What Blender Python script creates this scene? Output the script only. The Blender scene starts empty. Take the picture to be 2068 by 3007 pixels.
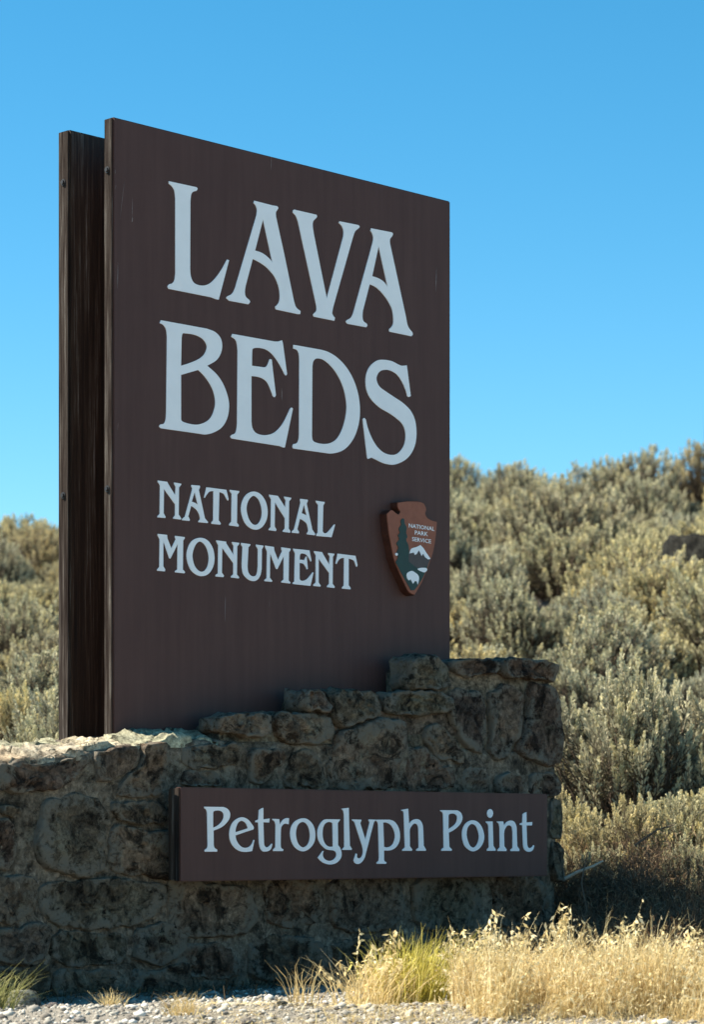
import bpy, math, random
import numpy as np
from mathutils import Vector, noise, Matrix
from mathutils.geometry import tessellate_polygon

scene = bpy.context.scene
col = scene.collection
R = math.radians

# ------------------------------------------------------------------ camera
EYE = 0.68                        # eye height above the gravel at the wall
FPX, CX, CY = 7766.0, 1034.0, 2465.0   # focal length / principal point measured on the 2068x3007 photograph
cam = bpy.data.cameras.new('camera')
cam.sensor_fit = 'HORIZONTAL'; cam.sensor_width = 36.0
cam.lens = FPX / 2068.0 * 36.0
cam.shift_y = (CY - 3007 / 2) / 2068.0
cam.clip_start = 0.1; cam.clip_end = 8000
cam.dof.use_dof = True; cam.dof.focus_distance = 12.4; cam.dof.aperture_fstop = 5.0
cam_ob = bpy.data.objects.new('camera', cam); col.objects.link(cam_ob)
cam_ob.location = (0, 0, EYE); cam_ob.rotation_euler = (R(90), 0, 0)
scene.camera = cam_ob

# ------------------------------------------------------------------ light
SUN_AZ, SUN_EL = 89.0, 50.0       # degrees left of the view axis, elevation
sdir = Vector((-math.sin(R(SUN_AZ)) * math.cos(R(SUN_EL)), math.cos(R(SUN_AZ)) * math.cos(R(SUN_EL)), math.sin(R(SUN_EL))))
world = bpy.data.worlds.new('World'); scene.world = world; world.use_nodes = True
wn = world.node_tree.nodes; wl = world.node_tree.links
bg = wn['Background']; bg.inputs['Strength'].default_value = 0.077
sky = wn.new('ShaderNodeTexSky'); sky.sky_type = 'NISHITA'; sky.sun_disc = False
sky.sun_elevation = R(SUN_EL); sky.sun_rotation = R(-SUN_AZ)
sky.altitude = 1300; sky.air_density = 1.0; sky.dust_density = 0.15; sky.ozone_density = 3.0
hs = wn.new('ShaderNodeHueSaturation'); hs.inputs['Saturation'].default_value = 1.33; hs.inputs['Hue'].default_value = 0.48
wl.new(sky.outputs[0], hs.inputs['Color']); wl.new(hs.outputs[0], bg.inputs['Color'])
sun = bpy.data.lights.new('sun', 'SUN'); sun.energy = 5.0; sun.angle = R(0.53); sun.color = (1.0, 0.93, 0.80)
sun_ob = bpy.data.objects.new('sun', sun); col.objects.link(sun_ob)
sun_ob.rotation_euler = (-sdir).to_track_quat('-Z', 'Y').to_euler()
sun_ob.location = sdir * 60

vs = scene.view_settings
vs.view_transform = 'Standard'; vs.look = 'None'; vs.gamma = 1.0; vs.exposure = 1.3
try: vs.use_curve_mapping = False
except Exception: pass
scene.render.engine = 'CYCLES'

# ------------------------------------------------------------------ helpers
def tag(o, label=None, cat=None, group=None, kind=None):
    if label: o['label'] = label
    if cat: o['category'] = cat
    if group: o['group'] = group
    if kind: o['kind'] = kind
    return o

def link(name, me, mat=None, parent=None):
    o = bpy.data.objects.new(name, me); col.objects.link(o)
    if mat is not None and me is not None and len(me.materials) == 0: me.materials.append(mat)
    if parent is not None: o.parent = parent
    return o

def empty(name, loc=(0, 0, 0), rz=0.0):
    o = bpy.data.objects.new(name, None); col.objects.link(o)
    o.location = loc; o.rotation_euler = (0, 0, rz); o.empty_display_size = 0.1
    return o

def mesh_pd(name, v, f, smooth=False):
    me = bpy.data.meshes.new(name); me.from_pydata([tuple(p) for p in v], [], f); me.update()
    if smooth: me.polygons.foreach_set('use_smooth', [True] * len(me.polygons))
    return me

def mesh_quads(name, V, n_per_face, smooth=False, faces=None):
    """V (N,3) numpy; faces (M,k) numpy or consecutive groups of n_per_face verts."""
    V = np.asarray(V, np.float32).reshape(-1, 3)
    if faces is None:
        faces = np.arange(len(V), dtype=np.int32).reshape(-1, n_per_face)
    faces = np.asarray(faces, np.int32)
    m, k = faces.shape
    me = bpy.data.meshes.new(name)
    me.vertices.add(len(V)); me.vertices.foreach_set('co', V.ravel())
    me.loops.add(m * k); me.loops.foreach_set('vertex_index', faces.ravel())
    me.polygons.add(m)
    me.polygons.foreach_set('loop_start', np.arange(0, m * k, k, dtype=np.int32))
    me.polygons.foreach_set('loop_total', np.full(m, k, np.int32))
    if smooth: me.polygons.foreach_set('use_smooth', np.ones(m, bool))
    me.update(calc_edges=True)
    return me

def catmull(pts, n=6, closed=True):
    """pts: (x,y) smooth or (x,y,1) corner -> dense outline"""
    out = []; N = len(pts)
    P = [Vector((p[0], p[1])) for p in pts]; C = [len(p) > 2 for p in pts]
    for i in range(N):
        j = (i + 1) % N
        p1, p2 = P[i], P[j]
        if C[i] and C[j]:
            out.append(p1); continue
        p0 = P[i - 1] if not C[i] else p1 + (p1 - p2) * 0.0
        p3 = P[(j + 1) % N] if not C[j] else p2
        m1 = (p2 - p0) * 0.5 if not C[i] else (p2 - p1) * 0.9
        m2 = (p3 - p1) * 0.5 if not C[j] else (p2 - p1) * 0.9
        if C[i] and not C[j]: m1 = (p2 - p1) * 1.2 - m2 * 0.2
        if C[j] and not C[i]: m2 = (p2 - p1) * 1.2 - m1 * 0.2
        for k in range(n):
            t = k / n
            out.append(p1 * (2*t**3 - 3*t**2 + 1) + m1 * (t**3 - 2*t**2 + t) + p2 * (-2*t**3 + 3*t**2) + m2 * (t**3 - t**2))
    return out

# ------------------------------------------------------------------ sign frame: u along the face, w towards the road, z up
TH = R(45.0)
U = Vector((math.cos(TH), math.sin(TH))); Nn = Vector((math.sin(TH), -math.cos(TH)))
D0 = 12.0
P0 = Vector(((332.6 - CX) / FPX * D0, D0))
def loc(x, y, w=0.0):
    """photograph pixel -> (u, z) on the plane w metres in front of the sign face"""
    d = Vector(((x - CX) / FPX, 1.0))
    t = (Nn.dot(P0) + w) / Nn.dot(d)
    pt = d * t
    return ((pt - P0).dot(U), EYE + t * (CY - y) / FPX)
def local_to_world(u, w, z=0.0):
    p = P0 + U * u + Nn * w
    return Vector((p.x, p.y, z))

# ------------------------------------------------------------------ materials
def new_mat(name):
    m = bpy.data.materials.new(name); m.use_nodes = True
    nt = m.node_tree
    return m, nt.nodes, nt.links, nt.nodes['Principled BSDF']

def nz(nodes, links, scale, detail=6, rough=0.6, vec=None, dist=0.0):
    n = nodes.new('ShaderNodeTexNoise'); n.inputs['Scale'].default_value = scale
    n.inputs['Detail'].default_value = detail; n.inputs['Roughness'].default_value = rough
    n.inputs['Distortion'].default_value = dist
    if vec is not None: links.new(vec, n.inputs['Vector'])
    return n
def ramp(nodes, links, fac, stops):
    r = nodes.new('ShaderNodeValToRGB'); links.new(fac, r.inputs['Fac'])
    e = r.color_ramp.elements
    while len(e) < len(stops): e.new(0.5)
    for k, (p, c) in enumerate(stops):
        e[k].position = p; e[k].color = (c[0], c[1], c[2], 1) if not isinstance(c, (int, float)) else (c, c, c, 1)
    return r
def mixc(nodes, links, fac, a, b, mode='MIX'):
    m = nodes.new('ShaderNodeMix'); m.data_type = 'RGBA'; m.blend_type = mode
    for sock, val in ((m.inputs[0], fac), (m.inputs[6], a), (m.inputs[7], b)):
        if isinstance(val, (int, float)): sock.default_value = val
        elif isinstance(val, tuple): sock.default_value = (*val, 1)
        else: links.new(val, sock)
    return m.outputs[2]
def bump(nodes, links, h, strength, dist, bsdf, prev=None):
    b = nodes.new('ShaderNodeBump'); b.inputs['Strength'].default_value = strength; b.inputs['Distance'].default_value = dist
    links.new(h, b.inputs['Height'])
    if prev is not None: links.new(prev, b.inputs['Normal'])
    if bsdf is not None: links.new(b.outputs[0], bsdf.inputs['Normal'])
    return b.outputs[0]
def coords(nodes, links, scale=(1, 1, 1), kind='Object'):
    t = nodes.new('ShaderNodeTexCoord'); mp = nodes.new('ShaderNodeMapping')
    mp.inputs['Scale'].default_value = scale
    links.new(t.outputs[kind], mp.inputs['Vector'])
    return mp.outputs[0]

def mat_paint_brown():
    m, n, l, b = new_mat('brown_sign_paint')
    v = coords(n, l, (9, 9, 0.6)); w = coords(n, l, (1, 1, 1))
    s = nz(n, l, 2.2, 6, .65, v); g = nz(n, l, 2.5, 5, .6, w)
    c = ramp(n, l, g.outputs[0], [(.3, (.078, .036, .029)), (.7, (.094, .045, .036))])
    c2 = mixc(n, l, .4, c.outputs[0], ramp(n, l, s.outputs[0], [(.35, (.066, .030, .024)), (.7, (.108, .056, .046))]).outputs[0])
    # sparse pale scratches where the paint has run or chipped
    v2 = coords(n, l, (28, 28, 1.3))
    sc = nz(n, l, 2.0, 2, .5, v2); msk = nz(n, l, 1.4, 2, .5, w)
    sr = ramp(n, l, sc.outputs[0], [(.745, 0.0), (.77, 1.0)]); mr = ramp(n, l, msk.outputs[0], [(.56, 0.0), (.62, 1.0)])
    mm = n.new('ShaderNodeMath'); mm.operation = 'MULTIPLY'; l.new(sr.outputs[0], mm.inputs[0]); l.new(mr.outputs[0], mm.inputs[1])
    c3 = mixc(n, l, mm.outputs[0], c2, (.16, .125, .12))
    l.new(c3, b.inputs['Base Color']); b.inputs['Roughness'].default_value = .62; b.inputs['Specular IOR Level'].default_value = .25
    bump(n, l, s.outputs[0], .12, .004, b)
    return m
def mat_weathered_dimmed_edge():  # weathered streaks over a base darkened to cancel sun on the ends
    m, n, l, b = new_mat('weathered_dimmed_edge')
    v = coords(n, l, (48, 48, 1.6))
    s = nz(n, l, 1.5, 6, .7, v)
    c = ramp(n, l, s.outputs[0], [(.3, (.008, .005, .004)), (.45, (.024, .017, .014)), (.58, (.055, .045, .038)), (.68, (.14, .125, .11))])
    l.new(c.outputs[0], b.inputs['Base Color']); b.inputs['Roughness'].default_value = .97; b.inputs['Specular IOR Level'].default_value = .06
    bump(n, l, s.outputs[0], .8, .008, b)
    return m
def mat_dark_timber():
    m, n, l, b = new_mat('dark_stained_timber')
    v = coords(n, l, (26, 26, .9))
    s = nz(n, l, 1.6, 7, .72, v); g = nz(n, l, 5, 4, .6)
    c = ramp(n, l, s.outputs[0], [(.30, (.010, .006, .004)), (.47, (.030, .016, .009)), (.55, (.052, .031, .019)), (.615, (.10, .08, .062)), (.67, (.22, .19, .165))])
    l.new(c.outputs[0], b.inputs['Base Color']); b.inputs['Roughness'].default_value = .7; b.inputs['Specular IOR Level'].default_value = .3
    bump(n, l, s.outputs[0], .8, .01, b)
    return m
def mat_plain(name, c, rough=.6, spec=.3, nscale=20, var=.12):
    m, n, l, b = new_mat(name)
    t = nz(n, l, nscale, 5, .6, coords(n, l))
    r = ramp(n, l, t.outputs[0], [(.3, tuple(x * (1 - var) for x in c)), (.7, tuple(min(1, x * (1 + var)) for x in c))])
    l.new(r.outputs[0], b.inputs['Base Color']); b.inputs['Roughness'].default_value = rough; b.inputs['Specular IOR Level'].default_value = spec
    return m
def mat_stone(name, dark, mid, light, lichen, smear=None, pits=1.0, blot=.85):
    m, n, l, b = new_mat(name)
    oi = n.new('ShaderNodeObjectInfo'); tc = n.new('ShaderNodeTexCoord')
    add = n.new('ShaderNodeVectorMath'); add.operation = 'ADD'
    sc = n.new('ShaderNodeVectorMath'); sc.operation = 'SCALE'; sc.inputs[3].default_value = 13.0
    cmb = n.new('ShaderNodeCombineXYZ')
    for k in range(3): l.new(oi.outputs['Random'], cmb.inputs[k])
    l.new(cmb.outputs[0], sc.inputs[0]); l.new(tc.outputs['Object'], add.inputs[0]); l.new(sc.outputs[0], add.inputs[1])
    v = add.outputs[0]
    a = nz(n, l, 5, 8, .68, v, .6); f = nz(n, l, 30, 9, .75, v, .4); g = nz(n, l, 4.2, 7, .65, v, .5); p1 = nz(n, l, 17, 5, .62, v, .7); q = nz(n, l, 75, 5, .7, v)
    base = ramp(n, l, a.outputs[0], [(.3, dark), (.5, mid), (.7, light)])
    tint = ramp(n, l, oi.outputs['Random'], [(0, (.62, .60, .62)), (.2, (1.18, .95, .82)), (.4, (.80, .86, .74)), (.6, (1.0, .94, .90)), (.8, (1.35, 1.2, 1.04)), (1, (.85, .92, .84))])
    c = mixc(n, l, 1.0, base.outputs[0], tint.outputs[0], 'MULTIPLY')
    fr = ramp(n, l, f.outputs[0], [(.34, .28), (.5, 1.0), (.64, 1.75)])
    c = mixc(n, l, .8, c, fr.outputs[0], 'MULTIPLY')
    qr = ramp(n, l, q.outputs[0], [(.35, .6), (.65, 1.4)])
    c = mixc(n, l, .6, c, qr.outputs[0], 'MULTIPLY')
    dk = nz(n, l, 8.5, 6, .7, v, 1.2); dr = ramp(n, l, dk.outputs[0], [(.40, .08), (.50, 1.0), (.62, 1.4)])
    c = mixc(n, l, blot, c, dr.outputs[0], 'MULTIPLY')
    lm = ramp(n, l, g.outputs[0], [(.54, 0.0), (.66, .8)]); lf = ramp(n, l, f.outputs[0], [(.44, 0.0), (.55, 1.0)])
    mm = n.new('ShaderNodeMath'); mm.operation = 'MULTIPLY'; l.new(lm.outputs[0], mm.inputs[0]); l.new(lf.outputs[0], mm.inputs[1])
    c = mixc(n, l, mm.outputs[0], c, lichen)
    # gas pockets of the basalt: irregular dark hollows
    pr = ramp(n, l, p1.outputs[0], [(.30, 1.0), (.385, 0.0)])
    pk = n.new('ShaderNodeMath'); pk.operation = 'MULTIPLY'; l.new(pr.outputs[0], pk.inputs[0]); pk.inputs[1].default_value = pits
    c = mixc(n, l, pk.outputs[0], c, tuple(x * .4 for x in dark))
    if smear:
        at = n.new('ShaderNodeAttribute'); at.attribute_name = 'rim'
        ad = n.new('ShaderNodeMath'); ad.operation = 'ADD'; l.new(at.outputs['Fac'], ad.inputs[0]); l.new(g.outputs[0], ad.inputs[1])
        ad2 = n.new('ShaderNodeMath'); ad2.operation = 'ADD'; l.new(ad.outputs[0], ad2.inputs[0]); l.new(f.outputs[0], ad2.inputs[1])
        sm = ramp(n, l, ad2.outputs[0], [(0, 0.0), (1, 1.0)])
        mr = n.new('ShaderNodeMapRange'); mr.inputs[1].default_value = 1.20; mr.inputs[2].default_value = 1.36; l.new(ad2.outputs[0], mr.inputs[0])
        c = mixc(n, l, mr.outputs[0], c, smear)
    l.new(c, b.inputs['Base Color']); b.inputs['Roughness'].default_value = .95; b.inputs['Specular IOR Level'].default_value = .15
    b1 = bump(n, l, f.outputs[0], 1.0, .022, None)
    inv = n.new('ShaderNodeMath'); inv.operation = 'SUBTRACT'; inv.inputs[0].default_value = 1.0; l.new(pk.outputs[0], inv.inputs[1])
    b2 = bump(n, l, inv.outputs[0], 1.0, .02, None, b1)
    bump(n, l, q.outputs[0], .6, .006, b, b2)
    return m
def mat_ground():
    m, n, l, b = new_mat('dusty_ground')
    v = coords(n, l)
    a = nz(n, l, 1.2, 8, .6, v); f = nz(n, l, 60, 6, .7, v); g = nz(n, l, 14, 6, .65, v)
    c = ramp(n, l, a.outputs[0], [(.3, (.21, .185, .145)), (.55, (.28, .25, .205)), (.75, (.33, .30, .25))])
    fr = ramp(n, l, f.outputs[0], [(.3, .55), (.5, .95), (.7, 1.35)])
    c = mixc(n, l, .8, c.outputs[0], fr.outputs[0], 'MULTIPLY')
    l.new(c, b.inputs['Base Color']); b.inputs['Roughness'].default_value = .95; b.inputs['Specular IOR Level'].default_value = .15
    b1 = bump(n, l, g.outputs[0], .5, .03, None); bump(n, l, f.outputs[0], .9, .015, b, b1)
    return m
def mat_pebble():
    m, n, l, b = new_mat('grey_gravel')
    at = n.new('ShaderNodeAttribute'); at.attribute_name = 'tone'
    c = ramp(n, l, at.outputs['Fac'], [(0, (.10, .083, .066)), (.35, (.25, .222, .18)), (.75, (.41, .375, .31)), (1, (.66, .62, .54))])
    t = nz(n, l, 90, 4, .6, coords(n, l)); tr = ramp(n, l, t.outputs[0], [(.3, .75), (.7, 1.2)])
    l.new(mixc(n, l, .7, c.outputs[0], tr.outputs[0], 'MULTIPLY'), b.inputs['Base Color']); b.inputs['Roughness'].default_value = .85
    bump(n, l, t.outputs[0], .4, .003, b)
    return m
def mat_leaf(name, stops, trans=.28, hstops=None):
    """leaf colour varies leaf by leaf ('tone' attribute) and bush by bush"""
    m, n, l, b = new_mat(name)
    out = n['Material Output']
    at = n.new('ShaderNodeAttribute'); at.attribute_name = 'tone'
    oi = n.new('ShaderNodeObjectInfo')
    c = ramp(n, l, at.outputs['Fac'], stops)
    tint = ramp(n, l, oi.outputs['Random'], hstops or [(0, (.90, .94, .98)), (.25, (1.06, 1.03, .98)), (.5, (.94, .96, .94)), (.8, (1.16, 1.10, .90)), (1, (.98, .90, .78))])
    cc = mixc(n, l, 1.0, c.outputs[0], tint.outputs[0], 'MULTIPLY')
    d = n.new('ShaderNodeBsdfDiffuse'); t = n.new('ShaderNodeBsdfTranslucent'); mx = n.new('ShaderNodeMixShader')
    l.new(cc, d.inputs[0]); l.new(cc, t.inputs[0]); mx.inputs[0].default_value = trans
    l.new(d.outputs[0], mx.inputs[1]); l.new(t.outputs[0], mx.inputs[2]); l.new(mx.outputs[0], out.inputs['Surface'])
    n.remove(b)
    return m

M = {}
M['paint'] = mat_paint_brown()
M['edge'] = mat_weathered_dimmed_edge()
M['timber'] = mat_dark_timber()
M['white'] = mat_plain('white_letter_paint', (.90, .90, .90), .55, .3, 9, .03)
M['iron'] = mat_plain('dark_iron', (.012, .011, .012), .55, .4)
M['board'] = mat_paint_brown(); M['board'].name = 'brown_board_paint'
M['stone'] = mat_stone('basalt_rubble', (.050, .036, .027), (.128, .098, .073), (.205, .165, .124), (.25, .225, .155), (.195, .168, .128))
M['mortar'] = mat_stone('grey_mortar', (.105, .088, .065), (.182, .156, .118), (.255, .222, .172), (.25, .23, .17), None, .6, .7)
M['cap'] = mat_stone('pale_lichened_capstone', (.22, .185, .135), (.42, .37, .28), (.58, .52, .40), (.58, .53, .38), None, 1.0, .5)
M['rock'] = mat_stone('shaded_lava_rock', (.012, .011, .010), (.022, .020, .018), (.04, .036, .033), (.06, .055, .045))  # near-black colour carries the shadow under the ledge
M['paler'] = mat_stone('pale_fieldstone', (.16, .155, .145), (.26, .25, .235), (.36, .35, .33), (.3, .3, .26))
M['ground'] = mat_ground()
M['pebble'] = mat_pebble()
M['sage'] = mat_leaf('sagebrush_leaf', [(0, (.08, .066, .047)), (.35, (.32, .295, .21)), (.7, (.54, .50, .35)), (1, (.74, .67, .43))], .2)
M['twig'] = mat_plain('grey_brown_twig', (.115, .085, .062), .9, .1, 30, .35)
M['deadleaf'] = mat_leaf('dead_brush_twig', [(0, (.07, .045, .03)), (.5, (.15, .10, .065)), (1, (.26, .19, .12))], .1)
M['straw'] = mat_leaf('dry_straw', [(0, (.34, .23, .10)), (.35, (.60, .46, .22)), (.75, (.80, .67, .37)), (1, (.88, .80, .56))], .42, [(0, (1, 1, 1)), (1, (1, .97, .92))])
M['yellow'] = mat_leaf('yellow_green_grass', [(0, (.30, .26, .05)), (.5, (.56, .49, .10)), (1, (.76, .68, .24))], .45, [(0, (1, 1, 1)), (1, (1, .95, .9))])
M['green'] = mat_leaf('green_grass', [(0, (.13, .14, .05)), (.5, (.26, .27, .10)), (1, (.46, .44, .22))], .4, [(0, (1, 1, 1)), (1, (1, .95, .9))])
M['stick'] = mat_plain('bleached_stick', (.40, .36, .29), .85, .1, 30, .2)
M['scratch'] = mat_plain('bare_scratched_wood', (.24, .20, .185), .8, .2, 60, .3)
M['emb_brown'] = mat_plain('emblem_red_brown', (.29, .098, .055), .6, .3, 25, .12)
M['emb_side'] = mat_plain('emblem_side_shade', (.075, .026, .016), .7, .2, 25, .25)  # flank colour darkened so the sunlit side looks unlit
M['emb_green'] = mat_plain('emblem_dark_green', (.026, .060, .052), .6, .3, 25, .12)
M['emb_grey'] = mat_plain('emblem_grey_mountain', (.085, .070, .066), .6, .3, 25, .1)

# ------------------------------------------------------------------ ground and hill
def sstep(a, b, x):
    t = min(1.0, max(0.0, (x - a) / (b - a))); return t * t * (3 - 2 * t)
def ground_z(x, y):
    z = 0.0
    z += 0.42 * sstep(12.8, 15.6, y)
    hy = min(max(y - 15.0, 0), 28.0)
    z += 0.190 * hy - (0.0016 * max(0, hy - 18) ** 2)
    z += (-.47 + .80 * sstep(-5.5, 1.0, x)) * sstep(15, 40, y)
    if y > 44: z -= 0.8 * sstep(44, 60, y)
    if y < 9.3: z -= 0.62 * sstep(9.3, 6.6, y)
    if -60 < x < 60 and y < 80:
        amp = 0.018 if y < 12.5 else 0.10
        z += amp * noise.noise(Vector((x * 1.7, y * 1.7, 3.1))) + 0.012 * noise.noise(Vector((x * 6, y * 6, 7.7)))
        z += 0.05 * math.exp(-((y - 10.25) / .33) ** 2) * (0.7 + .5 * noise.noise(Vector((x * 2.1, 5.5, 1.0))))
    return z
xs = [-3000, -900, -300, -100, -45, -28, -18, -13] + list(np.arange(-10, -3, .35)) + list(np.arange(-3, 3, .06)) + list(np.arange(3, 10.1, .35)) + [13, 18, 28, 45, 100, 300, 900, 3000]
ys = [-3000, -900, -300, -100, -40, -20, -10, -4, 0, 3, 5] + list(np.arange(6, 8.6, .2)) + list(np.arange(8.6, 12.6, .06)) + list(np.arange(12.6, 50, .3)) + [52, 56, 60, 70, 85, 120, 300, 900, 3000]
V = [(x, y, ground_z(x, y)) for y in ys for x in xs]
nx = len(xs)
F = [(j * nx + i, j * nx + i + 1, (j + 1) * nx + i + 1, (j + 1) * nx + i) for j in range(len(ys) - 1) for i in range(nx - 1)]
g = link('ground', mesh_pd('ground', V, F, True), M['ground']); tag(g, kind='structure')

# ------------------------------------------------------------------ glyph outlines traced on the sign face: (crop origin x, y, pixels per unit, [outline, holes...])
c = 1
def A(*a):
    """flat number list; a value of None after a pair marks it as a corner"""
    out = []; i = 0
    while i < len(a):
        if i + 2 < len(a) and a[i + 2] is None: out.append((a[i], a[i + 1], 1)); i += 3
        else: out.append((a[i], a[i + 1])); i += 2
    return out
def K(s):
    """'x,y x,y! ...' -> points; '!' marks a corner"""
    out = []
    for tok in s.split():
        cr = tok.endswith('!'); x, y = tok.rstrip('!').split(',')
        out.append((float(x), float(y), 1) if cr else (float(x), float(y)))
    return out
def KC(s):
    return [(p[0], p[1], 1) for p in K(s)]

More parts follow.
